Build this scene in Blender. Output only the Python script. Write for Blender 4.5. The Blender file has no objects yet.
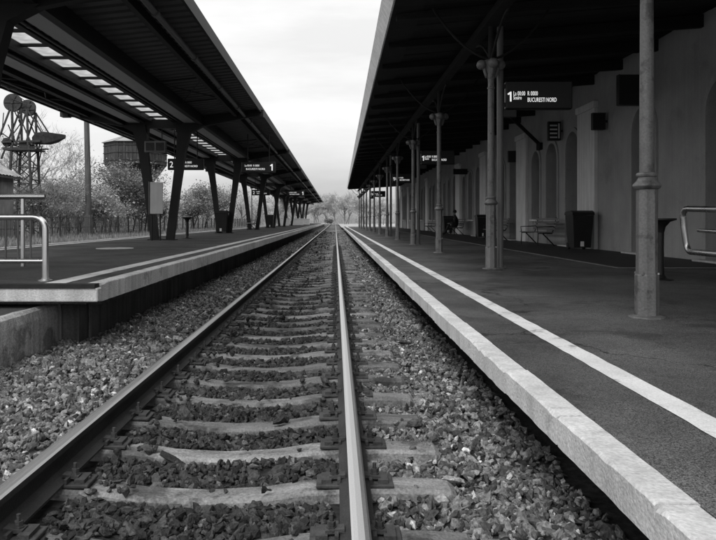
import bpy, math, random
import numpy as np
from mathutils import Vector, Matrix, Quaternion

R = math.radians
random.seed(7)
rng = np.random.default_rng(11)
scene = bpy.context.scene
COL = scene.collection

# ------------------------------------------------------------------ camera
# world: X right, Y along the track, Z up, 0 = top of rail
cam_d = bpy.data.cameras.new('camera')
cam_d.sensor_width = 36.0
cam_d.lens = 36.0 * 700 / 716
cam_d.shift_x = 22.7 / 716
cam_d.shift_y = -49.5 / 716
cam_d.clip_start = 0.05
cam_d.clip_end = 3000
cam = bpy.data.objects.new('camera', cam_d)
COL.objects.link(cam)
cam.location = (0, 0, 1.13)
cam.rotation_euler = (R(90), 0, 0)
scene.camera = cam

# ------------------------------------------------------------------ sky
SUN_EL, SUN_ROT = 52, 205
world = bpy.data.worlds.new('World')
scene.world = world
world.use_nodes = True
nt = world.node_tree
nt.nodes.clear()
wo = nt.nodes.new('ShaderNodeOutputWorld')
bg = nt.nodes.new('ShaderNodeBackground')
sky = nt.nodes.new('ShaderNodeTexSky')
sky.sky_type = 'NISHITA'
sky.sun_disc = False
sky.sun_elevation = R(SUN_EL)
sky.sun_rotation = R(SUN_ROT)
sky.air_density = 1.0
sky.dust_density = 4.0
bw = nt.nodes.new('ShaderNodeRGBToBW')
pw = nt.nodes.new('ShaderNodeMath'); pw.operation = 'POWER'; pw.inputs[1].default_value = 0.35
ml = nt.nodes.new('ShaderNodeMath'); ml.operation = 'MULTIPLY'; ml.inputs[1].default_value = 3.3
tc = nt.nodes.new('ShaderNodeTexCoord')
mp = nt.nodes.new('ShaderNodeMapping'); mp.inputs['Scale'].default_value = (1.0, 1.2, 5.0)
cn = nt.nodes.new('ShaderNodeTexNoise'); cn.inputs['Scale'].default_value = 2.2; cn.inputs['Detail'].default_value = 6; cn.inputs['Roughness'].default_value = 0.55
cr = nt.nodes.new('ShaderNodeMapRange')
cr.inputs['From Min'].default_value = 0.35; cr.inputs['From Max'].default_value = 0.65
cr.inputs['To Min'].default_value = 0.80; cr.inputs['To Max'].default_value = 1.04
m2 = nt.nodes.new('ShaderNodeMath'); m2.operation = 'MULTIPLY'
L = nt.links.new
L(sky.outputs[0], bw.inputs[0]); L(bw.outputs[0], pw.inputs[0]); L(pw.outputs[0], ml.inputs[0])
L(tc.outputs['Generated'], mp.inputs[0]); L(mp.outputs[0], cn.inputs['Vector']); L(cn.outputs[0], cr.inputs[0])
L(ml.outputs[0], m2.inputs[0]); L(cr.outputs[0], m2.inputs[1])
# overcast: the zenith is about three times as bright as the horizon
sp = nt.nodes.new('ShaderNodeSeparateXYZ'); L(tc.outputs['Generated'], sp.inputs[0])
mx0 = nt.nodes.new('ShaderNodeMath'); mx0.operation = 'MAXIMUM'; mx0.inputs[1].default_value = 0.0; L(sp.outputs[2], mx0.inputs[0])
ov = nt.nodes.new('ShaderNodeMath'); ov.operation = 'MULTIPLY_ADD'; ov.inputs[1].default_value = 1.5; ov.inputs[2].default_value = 0.95; L(mx0.outputs[0], ov.inputs[0])
m3_ = nt.nodes.new('ShaderNodeMath'); m3_.operation = 'MULTIPLY'; L(m2.outputs[0], m3_.inputs[0]); L(ov.outputs[0], m3_.inputs[1])
L(m3_.outputs[0], bg.inputs['Color'])
bg.inputs['Strength'].default_value = 0.12
L(bg.outputs[0], wo.inputs[0])

sun_d = bpy.data.lights.new('sun', 'SUN')
sun_d.energy = 1.4
sun_d.angle = R(14)
sun_d.color = (1, 1, 1)
sun = bpy.data.objects.new('sun', sun_d)
COL.objects.link(sun)
az = R(SUN_ROT)
sdir = Vector((math.sin(az) * math.cos(R(SUN_EL)), math.cos(az) * math.cos(R(SUN_EL)), math.sin(R(SUN_EL))))
sun.rotation_euler = (-sdir).to_track_quat('-Z', 'Y').to_euler()
sun.location = (-6, -10, 25)

scene.view_settings.view_transform = 'Standard'
scene.view_settings.look = 'None'
scene.view_settings.gamma = 1
scene.view_settings.exposure = 0.6
scene.view_settings.use_curve_mapping = False

# ------------------------------------------------------------------ materials
def g(v, a=1.0):
    return (v, v, v, a)

def new_mat(name):
    m = bpy.data.materials.new(name)
    m.use_nodes = True
    n = m.node_tree
    return m, n, n.nodes['Principled BSDF']

def mat(name, lo, hi, scale=4.0, rough=0.8, metal=0.0, bump=0.0, bscale=60.0, fine=0.0, fscale=120.0,
        rnd=0.0, streak=0.0, dirt=None, stretch=(1, 1, 1), spec=0.3, rvar=0.0):
    """grey surface: broad noise lo..hi, fine grain, streaks running down, per-object shift, bump"""
    m, n, b = new_mat(name)
    N, K = n.nodes.new, n.links.new
    t = N('ShaderNodeTexCoord')
    ma = N('ShaderNodeMapping'); ma.inputs['Scale'].default_value = stretch
    oi = N('ShaderNodeObjectInfo')
    ad = N('ShaderNodeVectorMath'); ad.operation = 'ADD'
    sc_ = N('ShaderNodeVectorMath'); sc_.operation = 'SCALE'; sc_.inputs['Scale'].default_value = 17.0
    cb = N('ShaderNodeCombineXYZ')
    K(oi.outputs['Random'], cb.inputs[0]); K(oi.outputs['Random'], cb.inputs[1]); K(cb.outputs[0], sc_.inputs[0])
    K(t.outputs['Object'], ad.inputs[0]); K(sc_.outputs[0], ad.inputs[1]); K(ad.outputs[0], ma.inputs[0])
    n1 = N('ShaderNodeTexNoise'); n1.inputs['Scale'].default_value = scale; n1.inputs['Detail'].default_value = 7; n1.inputs['Roughness'].default_value = 0.6
    K(ma.outputs[0], n1.inputs['Vector'])
    r1 = N('ShaderNodeMapRange'); r1.inputs['From Min'].default_value = 0.3; r1.inputs['From Max'].default_value = 0.7
    r1.inputs['To Min'].default_value = lo; r1.inputs['To Max'].default_value = hi
    K(n1.outputs[0], r1.inputs[0])
    v = r1.outputs[0]
    def mul(a, fac_out):
        q = N('ShaderNodeMath'); q.operation = 'MULTIPLY'
        K(a, q.inputs[0]); K(fac_out, q.inputs[1]); return q.outputs[0]
    if fine:
        n2 = N('ShaderNodeTexNoise'); n2.inputs['Scale'].default_value = fscale; n2.inputs['Detail'].default_value = 3
        K(ad.outputs[0], n2.inputs['Vector'])
        r2 = N('ShaderNodeMapRange'); r2.inputs['From Min'].default_value = 0.3; r2.inputs['From Max'].default_value = 0.7
        r2.inputs['To Min'].default_value = 1 - fine; r2.inputs['To Max'].default_value = 1 + fine
        K(n2.outputs[0], r2.inputs[0]); v = mul(v, r2.outputs[0])
    if streak:
        mb = N('ShaderNodeMapping'); mb.inputs['Scale'].default_value = (7, 7, 0.35)
        n3 = N('ShaderNodeTexNoise'); n3.inputs['Scale'].default_value = 1.6; n3.inputs['Detail'].default_value = 5
        K(ad.outputs[0], mb.inputs[0]); K(mb.outputs[0], n3.inputs['Vector'])
        r3 = N('ShaderNodeMapRange'); r3.inputs['From Min'].default_value = 0.35; r3.inputs['From Max'].default_value = 0.62
        r3.inputs['To Min'].default_value = 1 - streak; r3.inputs['To Max'].default_value = 1.0
        K(n3.outputs[0], r3.inputs[0]); v = mul(v, r3.outputs[0])
    if rnd:
        r4 = N('ShaderNodeMapRange'); r4.inputs['To Min'].default_value = 1 - rnd; r4.inputs['To Max'].default_value = 1 + rnd
        K(oi.outputs['Random'], r4.inputs[0]); v = mul(v, r4.outputs[0])
    if dirt:
        n5 = N('ShaderNodeTexNoise'); n5.inputs['Scale'].default_value = dirt[0]; n5.inputs['Detail'].default_value = 8; n5.inputs['Roughness'].default_value = 0.65
        K(ad.outputs[0], n5.inputs['Vector'])
        r5 = N('ShaderNodeMapRange'); r5.inputs['From Min'].default_value = dirt[1]; r5.inputs['From Max'].default_value = dirt[1] + 0.08
        r5.inputs['To Min'].default_value = dirt[2]; r5.inputs['To Max'].default_value = 1.0
        K(n5.outputs[0], r5.inputs[0]); v = mul(v, r5.outputs[0])
    cc = N('ShaderNodeCombineColor')
    for i in range(3): K(v, cc.inputs[i])
    K(cc.outputs[0], b.inputs['Base Color'])
    b.inputs['Metallic'].default_value = metal
    b.inputs['Specular IOR Level'].default_value = spec
    if rvar:
        rr = N('ShaderNodeMapRange'); rr.inputs['From Min'].default_value = 0.3; rr.inputs['From Max'].default_value = 0.7
        rr.inputs['To Min'].default_value = max(0.02, rough - rvar); rr.inputs['To Max'].default_value = min(1, rough + rvar)
        K(n1.outputs[0], rr.inputs[0]); K(rr.outputs[0], b.inputs['Roughness'])
    else:
        b.inputs['Roughness'].default_value = rough
    if bump:
        nb = N('ShaderNodeTexNoise'); nb.inputs['Scale'].default_value = bscale; nb.inputs['Detail'].default_value = 4
        K(ad.outputs[0], nb.inputs['Vector'])
        bp = N('ShaderNodeBump'); bp.inputs['Strength'].default_value = bump; bp.inputs['Distance'].default_value = 0.01
        K(nb.outputs[0], bp.inputs['Height']); K(bp.outputs[0], b.inputs['Normal'])
    return m

M = {}
def asphalt_mat(name, lo, hi):
    """worn asphalt: aggregate speckle, walked-out paler zones, damp stains, wandering cracks"""
    m, n, b = new_mat(name)
    N, K = n.nodes.new, n.links.new
    t = N('ShaderNodeNewGeometry'); P_ = t.outputs['Position']
    def noise(sc, det=6, ro=.6):
        q = N('ShaderNodeTexNoise'); q.inputs['Scale'].default_value = sc; q.inputs['Detail'].default_value = det; q.inputs['Roughness'].default_value = ro
        K(P_, q.inputs['Vector']); return q
    def rng_(o, a, b_, c, d):
        q = N('ShaderNodeMapRange'); q.inputs['From Min'].default_value = a; q.inputs['From Max'].default_value = b_
        q.inputs['To Min'].default_value = c; q.inputs['To Max'].default_value = d; K(o, q.inputs[0]); return q.outputs[0]
    def mul(a, b_):
        q = N('ShaderNodeMath'); q.operation = 'MULTIPLY'; K(a, q.inputs[0]); K(b_, q.inputs[1]); return q.outputs[0]
    v = rng_(noise(0.55, 7, .62).outputs[0], .36, .64, lo, hi)
    vo = N('ShaderNodeTexVoronoi'); vo.inputs['Scale'].default_value = 210; K(P_, vo.inputs['Vector'])
    sx = N('ShaderNodeSeparateColor'); K(vo.outputs['Color'], sx.inputs[0])
    v = mul(v, rng_(sx.outputs[0], 0, 1, .2, 1.9))
    v = mul(v, rng_(noise(260, 2).outputs[0], .3, .7, .6, 1.4))
    v = mul(v, rng_(noise(1.7, 8, .68).outputs[0], .36, .46, .55, 1.0))       # stains
    v = mul(v, rng_(noise(7, 5).outputs[0], .6, .75, 1.0, 1.35))               # dusty scuffs
    # cracks
    dn = noise(1.1, 5); ds = N('ShaderNodeVectorMath'); ds.operation = 'SCALE'; ds.inputs['Scale'].default_value = 1.4; K(dn.outputs['Color'], ds.inputs[0])
    ad = N('ShaderNodeVectorMath'); ad.operation = 'ADD'; K(P_, ad.inputs[0]); K(ds.outputs[0], ad.inputs[1])
    v2 = N('ShaderNodeTexVoronoi'); v2.feature = 'DISTANCE_TO_EDGE'; v2.inputs['Scale'].default_value = .33; K(ad.outputs[0], v2.inputs['Vector'])
    crack = rng_(v2.outputs['Distance'], .002, .008, .25, 1.0)
    gate = rng_(noise(.5, 3).outputs[0], .48, .54, 0, 1)
    mxn = N('ShaderNodeMath'); mxn.operation = 'MAXIMUM'; K(crack, mxn.inputs[0]); K(gate, mxn.inputs[1])
    v = mul(v, mxn.outputs[0])
    cc = N('ShaderNodeCombineColor')
    for i in range(3): K(v, cc.inputs[i])
    K(cc.outputs[0], b.inputs['Base Color'])
    K(rng_(noise(.8, 6).outputs[0], .35, .65, .62, .95), b.inputs['Roughness'])
    b.inputs['Specular IOR Level'].default_value = .35
    bp = N('ShaderNodeBump'); bp.inputs['Strength'].default_value = .35; bp.inputs['Distance'].default_value = .006
    ha = N('ShaderNodeMath'); ha.operation = 'ADD'; K(vo.outputs['Distance'], ha.inputs[0]); K(noise(40, 4).outputs[0], ha.inputs[1])
    K(ha.outputs[0], bp.inputs['Height']); K(bp.outputs[0], b.inputs['Normal'])
    return m
M['asphalt'] = asphalt_mat('asphalt', 0.028, 0.085)
M['asphalt_island'] = asphalt_mat('asphalt_island', 0.028, 0.062)
M['asphalt_old'] = mat('asphalt_old', 0.02, 0.045, 1.3, 0.9, bump=0.6, bscale=90, fine=0.5, fscale=120)
M['tiles'] = mat('tiles', 0.018, 0.03, 0.9, 0.6, bump=0.2, bscale=30, fine=0.2, fscale=40)
M['kerb'] = mat('kerb', 0.42, 0.58, 2.0, 0.85, bump=0.5, bscale=60, fine=0.16, fscale=70, rnd=0.10, streak=0.16, dirt=(4, 0.31, 0.6))
M['coping'] = mat('coping', 0.42, 0.58, 1.8, 0.85, bump=0.5, bscale=60, fine=0.2, fscale=60, rnd=0.10, streak=0.25, dirt=(3, 0.34, 0.6))
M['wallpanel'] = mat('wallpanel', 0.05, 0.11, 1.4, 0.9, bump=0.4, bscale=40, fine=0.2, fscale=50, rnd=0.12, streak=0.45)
M['lowwall'] = mat('lowwall', 0.24, 0.46, 1.6, 0.9, bump=0.8, bscale=35, fine=0.25, fscale=60, streak=0.4, dirt=(2.5, 0.42, 0.45))
M['paint'] = mat('paint', 0.46, 0.62, 2.2, 0.75, bump=0.4, bscale=120, fine=0.14, fscale=110, dirt=(5, 0.36, 0.5))
M['thinline'] = mat('thinline', 0.10, 0.18, 2.0, 0.8, fine=0.2)
M['sleeper'] = mat('sleeper', 0.07, 0.20, 3.5, 0.9, bump=0.8, bscale=45, fine=0.3, fscale=80, rnd=0.3, dirt=(3.2, 0.41, 0.4), stretch=(1, 3, 1))
M['rail_side'] = mat('rail_side', 0.010, 0.036, 7, 0.75, bump=0.4, bscale=90, fine=0.3, fscale=120, stretch=(1, .25, 1))
M['rail_head'] = mat('rail_head', 0.62, 0.72, 6, 0.40, metal=1.0, stretch=(60, .06, 1), rvar=0.09, fine=0.06, fscale=140)
M['rail_shoulder'] = mat('rail_shoulder', 0.50, 0.62, 6, 0.4, metal=0.25, stretch=(4, .02, 1), rvar=0.04)
M['rail_dull'] = mat('rail_dull', 0.10, 0.20, 5, 0.55, metal=0.4, stretch=(5, .08, 1), rvar=0.1, fine=0.15, fscale=90)
M['fasten'] = mat('fasten', 0.02, 0.05, 20, 0.7, bump=0.4, bscale=120, rnd=0.2)
M['iron'] = mat('iron', 0.12, 0.17, 5, 0.48, bump=0.25, bscale=70, fine=0.2, fscale=60, streak=0.35, dirt=(7, 0.37, 0.5), spec=0.5, rvar=0.1)
M['iron_plain'] = mat('iron_plain', 0.10, 0.13, 3, 0.4, fine=0.08, fscale=60, spec=0.5)
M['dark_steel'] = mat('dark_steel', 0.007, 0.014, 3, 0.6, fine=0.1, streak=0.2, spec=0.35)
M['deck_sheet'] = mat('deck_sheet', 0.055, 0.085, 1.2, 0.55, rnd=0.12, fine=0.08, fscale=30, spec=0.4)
M['tray'] = mat('tray', 0.28, 0.36, 2.0, 0.5, fine=0.06, stretch=(1, .2, 1), spec=0.4)
M['pipe'] = mat('pipe', 0.08, 0.13, 3.0, 0.4, metal=0.3, stretch=(1, .3, 1))
M['fascia'] = mat('fascia', 0.66, 0.80, 1.2, 0.7, fine=0.12, fscale=20, streak=0.25)
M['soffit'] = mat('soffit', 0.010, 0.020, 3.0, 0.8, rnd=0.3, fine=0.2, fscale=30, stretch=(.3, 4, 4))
M['plaster'] = mat('plaster', 0.29, 0.40, 0.8, 0.9, bump=0.25, bscale=30, fine=0.08, fscale=40, streak=0.07, dirt=(0.9, 0.36, 0.85))
M['trim'] = mat('trim', 0.66, 0.80, 1.2, 0.85, bump=0.2, bscale=40, fine=0.08, streak=0.18)
M['doorwood'] = mat('doorwood', 0.007, 0.014, 3, 0.55, fine=0.15, stretch=(4, 4, .4))
M['winframe'] = mat('winframe', 0.025, 0.04, 3, 0.5, fine=0.1)
M['black'] = mat('black', 0.008, 0.013, 3, 0.45, fine=0.1, spec=0.4)
M['black_matt'] = mat('black_matt', 0.010, 0.017, 3, 0.8, fine=0.1)
M['plastic'] = mat('plastic', 0.010, 0.016, 4, 0.5, bump=0.15, bscale=80)
M['white'] = mat('white', 0.62, 0.76, 2, 0.6, fine=0.06, dirt=(2.5, 0.34, 0.75))
M['chrome'] = mat('chrome', 0.60, 0.68, 3, 0.30, metal=1.0, rvar=0.06, fine=0.04, fscale=60)
M['bench'] = mat('bench', 0.10, 0.16, 6, 0.5, fine=0.15, stretch=(4, .4, 4), rnd=0.2)
M['noticeface'] = mat('noticeface', 0.60, 0.75, 1.6, 0.45, fine=0.05, streak=0.12)
M['bark'] = mat('bark', 0.05, 0.12, 9, 0.95, bump=0.6, bscale=40, stretch=(1, 1, .25), rnd=0.2)
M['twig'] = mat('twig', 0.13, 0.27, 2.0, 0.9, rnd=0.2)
M['twig_pale'] = mat('twig_pale', 0.30, 0.44, 2.0, 0.9, rnd=0.1)  # for distant trees: haze put into the twig colour
M['ground'] = mat('ground', 0.10, 0.22, 0.35, 0.95, bump=0.8, bscale=9, fine=0.45, fscale=3.5, dirt=(0.25, 0.40, 0.6))
M['gravel'] = mat('gravel', 0.20, 0.32, 0.6, 0.95, fine=0.3, fscale=6)
M['bed'] = mat('bed', 0.008, 0.025, 14, 0.95, bump=1.0, bscale=25, fine=0.7, fscale=30)  # near-black: shade in the gaps between stones is put into the colour
M['bed_far'] = mat('bed_far', 0.02, 0.12, 12, 0.95, bump=1.0, bscale=22, fine=0.7, fscale=26)
M['tankwood'] = mat('tankwood', 0.028, 0.06, 2.2, 0.85, fine=0.2, fscale=20, streak=0.45, stretch=(3, 3, .5))
M['tankroof'] = mat('tankroof', 0.16, 0.24, 1.5, 0.7, fine=0.12, rnd=0.1)
M['shedroof'] = mat('shedroof', 0.16, 0.30, 2.0, 0.6, fine=0.15, streak=0.3)
M['shedwall'] = mat('shedwall', 0.14, 0.26, 1.8, 0.9, bump=0.5, bscale=30, fine=0.15, streak=0.3)
M['wood'] = mat('wood', 0.05, 0.11, 4, 0.9, bump=0.4, bscale=40, streak=0.3, stretch=(3, 3, .3))
M['rust'] = mat('rust', 0.018, 0.045, 6, 0.85, bump=0.4, bscale=60, fine=0.3, fscale=40)
M['cloth'] = mat('cloth', 0.010, 0.022, 9, 0.9, bump=0.4, bscale=60)
M['skin'] = mat('skin', 0.20, 0.26, 9, 0.6)
M['hair'] = mat('hair', 0.008, 0.014, 20, 0.6)
M['rubber'] = mat('rubber', 0.010, 0.02, 8, 0.7, bump=0.3, bscale=80)

def leaf_mat(name, lo, hi):
    m, n, b = new_mat(name)
    N, K = n.nodes.new, n.links.new
    ge = N('ShaderNodeNewGeometry')
    r = N('ShaderNodeMapRange'); r.inputs['To Min'].default_value = lo; r.inputs['To Max'].default_value = hi
    K(ge.outputs['Random Per Island'], r.inputs[0])
    cc = N('ShaderNodeCombineColor')
    for i in range(3): K(r.outputs[0], cc.inputs[i])
    K(cc.outputs[0], b.inputs['Base Color'])
    b.inputs['Roughness'].default_value = 0.6
    b.inputs['Specular IOR Level'].default_value = 0.25
    tr = N('ShaderNodeBsdfTranslucent'); K(cc.outputs[0], tr.inputs['Color'])
    mx = N('ShaderNodeMixShader'); mx.inputs[0].default_value = 0.3
    o = n.nodes['Material Output']
    K(b.outputs[0], mx.inputs[1]); K(tr.outputs[0], mx.inputs[2]); K(mx.outputs[0], o.inputs['Surface'])
    return m
M['leaf'] = leaf_mat('leaf', 0.08, 0.34)
M['leaf_dark'] = leaf_mat('leaf_dark', 0.04, 0.26)
M['leaf_pale'] = leaf_mat('leaf_pale', 0.20, 0.42)
M['grass'] = leaf_mat('grass', 0.10, 0.32)

def stone_mat(name, per_object):
    m, n, b = new_mat(name)
    N, K = n.nodes.new, n.links.new
    if per_object:
        oi = N('ShaderNodeObjectInfo'); rnd = oi.outputs['Random']
    else:
        ge = N('ShaderNodeNewGeometry'); rnd = ge.outputs['Random Per Island']
    ra = N('ShaderNodeValToRGB')
    e = ra.color_ramp.elements
    e[0].position = 0.0; e[0].color = g(0.03)
    e[1].position = 1.0; e[1].color = g(0.55)
    for p, v in ((0.30, 0.07), (0.70, 0.145), (0.94, 0.22), (0.985, 0.38)):
        q = e.new(p); q.color = g(v)
    K(rnd, ra.inputs[0])
    ge2 = N('ShaderNodeNewGeometry')
    sx = N('ShaderNodeSeparateXYZ'); K(ge2.outputs['Position'], sx.inputs[0])
    # oil and brake-dust stain between the rails, with a ragged border
    nz = N('ShaderNodeTexNoise'); nz.inputs['Scale'].default_value = 2.0; nz.inputs['Detail'].default_value = 5
    K(ge2.outputs['Position'], nz.inputs['Vector'])
    a = N('ShaderNodeMath'); a.operation = 'ADD'; a.inputs[1].default_value = 0.62; K(sx.outputs[0], a.inputs[0])
    ab = N('ShaderNodeMath'); ab.operation = 'ABSOLUTE'; K(a.outputs[0], ab.inputs[0])
    s = N('ShaderNodeMath'); s.operation = 'MULTIPLY_ADD'; s.inputs[1].default_value = 0.7; K(nz.outputs[0], s.inputs[0]); K(ab.outputs[0], s.inputs[2])
    mr = N('ShaderNodeMapRange'); mr.inputs['From Min'].default_value = 0.95; mr.inputs['From Max'].default_value = 1.3
    mr.inputs['To Min'].default_value = 0.23; mr.inputs['To Max'].default_value = 1.0
    K(s.outputs[0], mr.inputs[0])
    n2 = N('ShaderNodeTexNoise'); n2.inputs['Scale'].default_value = 55; n2.inputs['Detail'].default_value = 4
    K(ge2.outputs['Position'], n2.inputs['Vector'])
    m3 = N('ShaderNodeMapRange'); m3.inputs['From Min'].default_value = 0.3; m3.inputs['From Max'].default_value = 0.7
    m3.inputs['To Min'].default_value = 0.45; m3.inputs['To Max'].default_value = 1.5
    K(n2.outputs[0], m3.inputs[0])
    q1 = N('ShaderNodeMath'); q1.operation = 'MULTIPLY'; K(mr.outputs[0], q1.inputs[0]); K(m3.outputs[0], q1.inputs[1])
    mm = N('ShaderNodeVectorMath'); mm.operation = 'SCALE'; K(ra.outputs[0], mm.inputs[0]); K(q1.outputs[0], mm.inputs['Scale'])
    K(mm.outputs[0], b.inputs['Base Color'])
    b.inputs['Roughness'].default_value = 0.8
    b.inputs['Specular IOR Level'].default_value = 0.35
    bp = N('ShaderNodeBump'); bp.inputs['Strength'].default_value = 1.0; bp.inputs['Distance'].default_value = 0.012
    K(n2.outputs[0], bp.inputs['Height']); K(bp.outputs[0], b.inputs['Normal'])
    return m
M['stones'] = stone_mat('stones', False)
M['stone'] = stone_mat('stone', True)

def glass_mat(name, base, rough):
    m, n, b = new_mat(name)
    b.inputs['Base Color'].default_value = g(base)
    b.inputs['Roughness'].default_value = rough
    b.inputs['Specular IOR Level'].default_value = 0.3
    return m
M['glass'] = glass_mat('glass', 0.008, 0.25)
def translucent_mat(name):
    m, n, b = new_mat(name)
    N, K = n.nodes.new, n.links.new
    nz = N('ShaderNodeTexNoise'); nz.inputs['Scale'].default_value = 3; nz.inputs['Detail'].default_value = 6
    t = N('ShaderNodeTexCoord'); K(t.outputs['Object'], nz.inputs['Vector'])
    r = N('ShaderNodeMapRange'); r.inputs['From Min'].default_value = 0.35; r.inputs['From Max'].default_value = 0.65
    r.inputs['To Min'].default_value = 0.35; r.inputs['To Max'].default_value = 0.62
    K(nz.outputs[0], r.inputs[0])
    cc = N('ShaderNodeCombineColor')
    for i in range(3): K(r.outputs[0], cc.inputs[i])
    tr = N('ShaderNodeBsdfTranslucent'); K(cc.outputs[0], tr.inputs['Color'])
    tp = N('ShaderNodeBsdfTransparent'); tp.inputs['Color'].default_value = g(0.6)
    mx = N('ShaderNodeMixShader'); mx.inputs[0].default_value = 0.35
    K(tr.outputs[0], mx.inputs[1]); K(tp.outputs[0], mx.inputs[2]); K(mx.outputs[0], n.nodes['Material Output'].inputs['Surface'])
    return m
M['skylight'] = translucent_mat('skylight')
def screen_mat():
    m, n, b = new_mat('sign_text')
    b.inputs['Base Color'].default_value = g(0.75)
    b.inputs['Emission Color'].default_value = g(1.0)
    b.inputs['Emission Strength'].default_value = 0.45
    return m
M['sign_text'] = screen_mat()
def print_mat():
    m, n, b = new_mat('sign_print')
    b.inputs['Base Color'].default_value = g(0.8)
    b.inputs['Roughness'].default_value = 0.5
    return m
M['sign_print'] = print_mat()

# ------------------------------------------------------------------ builders
ORG = {}

def tag(o, label, cat, group=None):
    o['label'] = label; o['category'] = cat
    if group: o['group'] = group
    return o

def thing(name, label, cat, loc=(0, 0, 0), group=None, rz=0.0):
    o = bpy.data.objects.new(name, None)
    COL.objects.link(o)
    o.location = loc; o.rotation_euler = (0, 0, rz); o.empty_display_size = 0.2
    ORG[o.name] = Vector(loc)
    return tag(o, label, cat, group)

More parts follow.
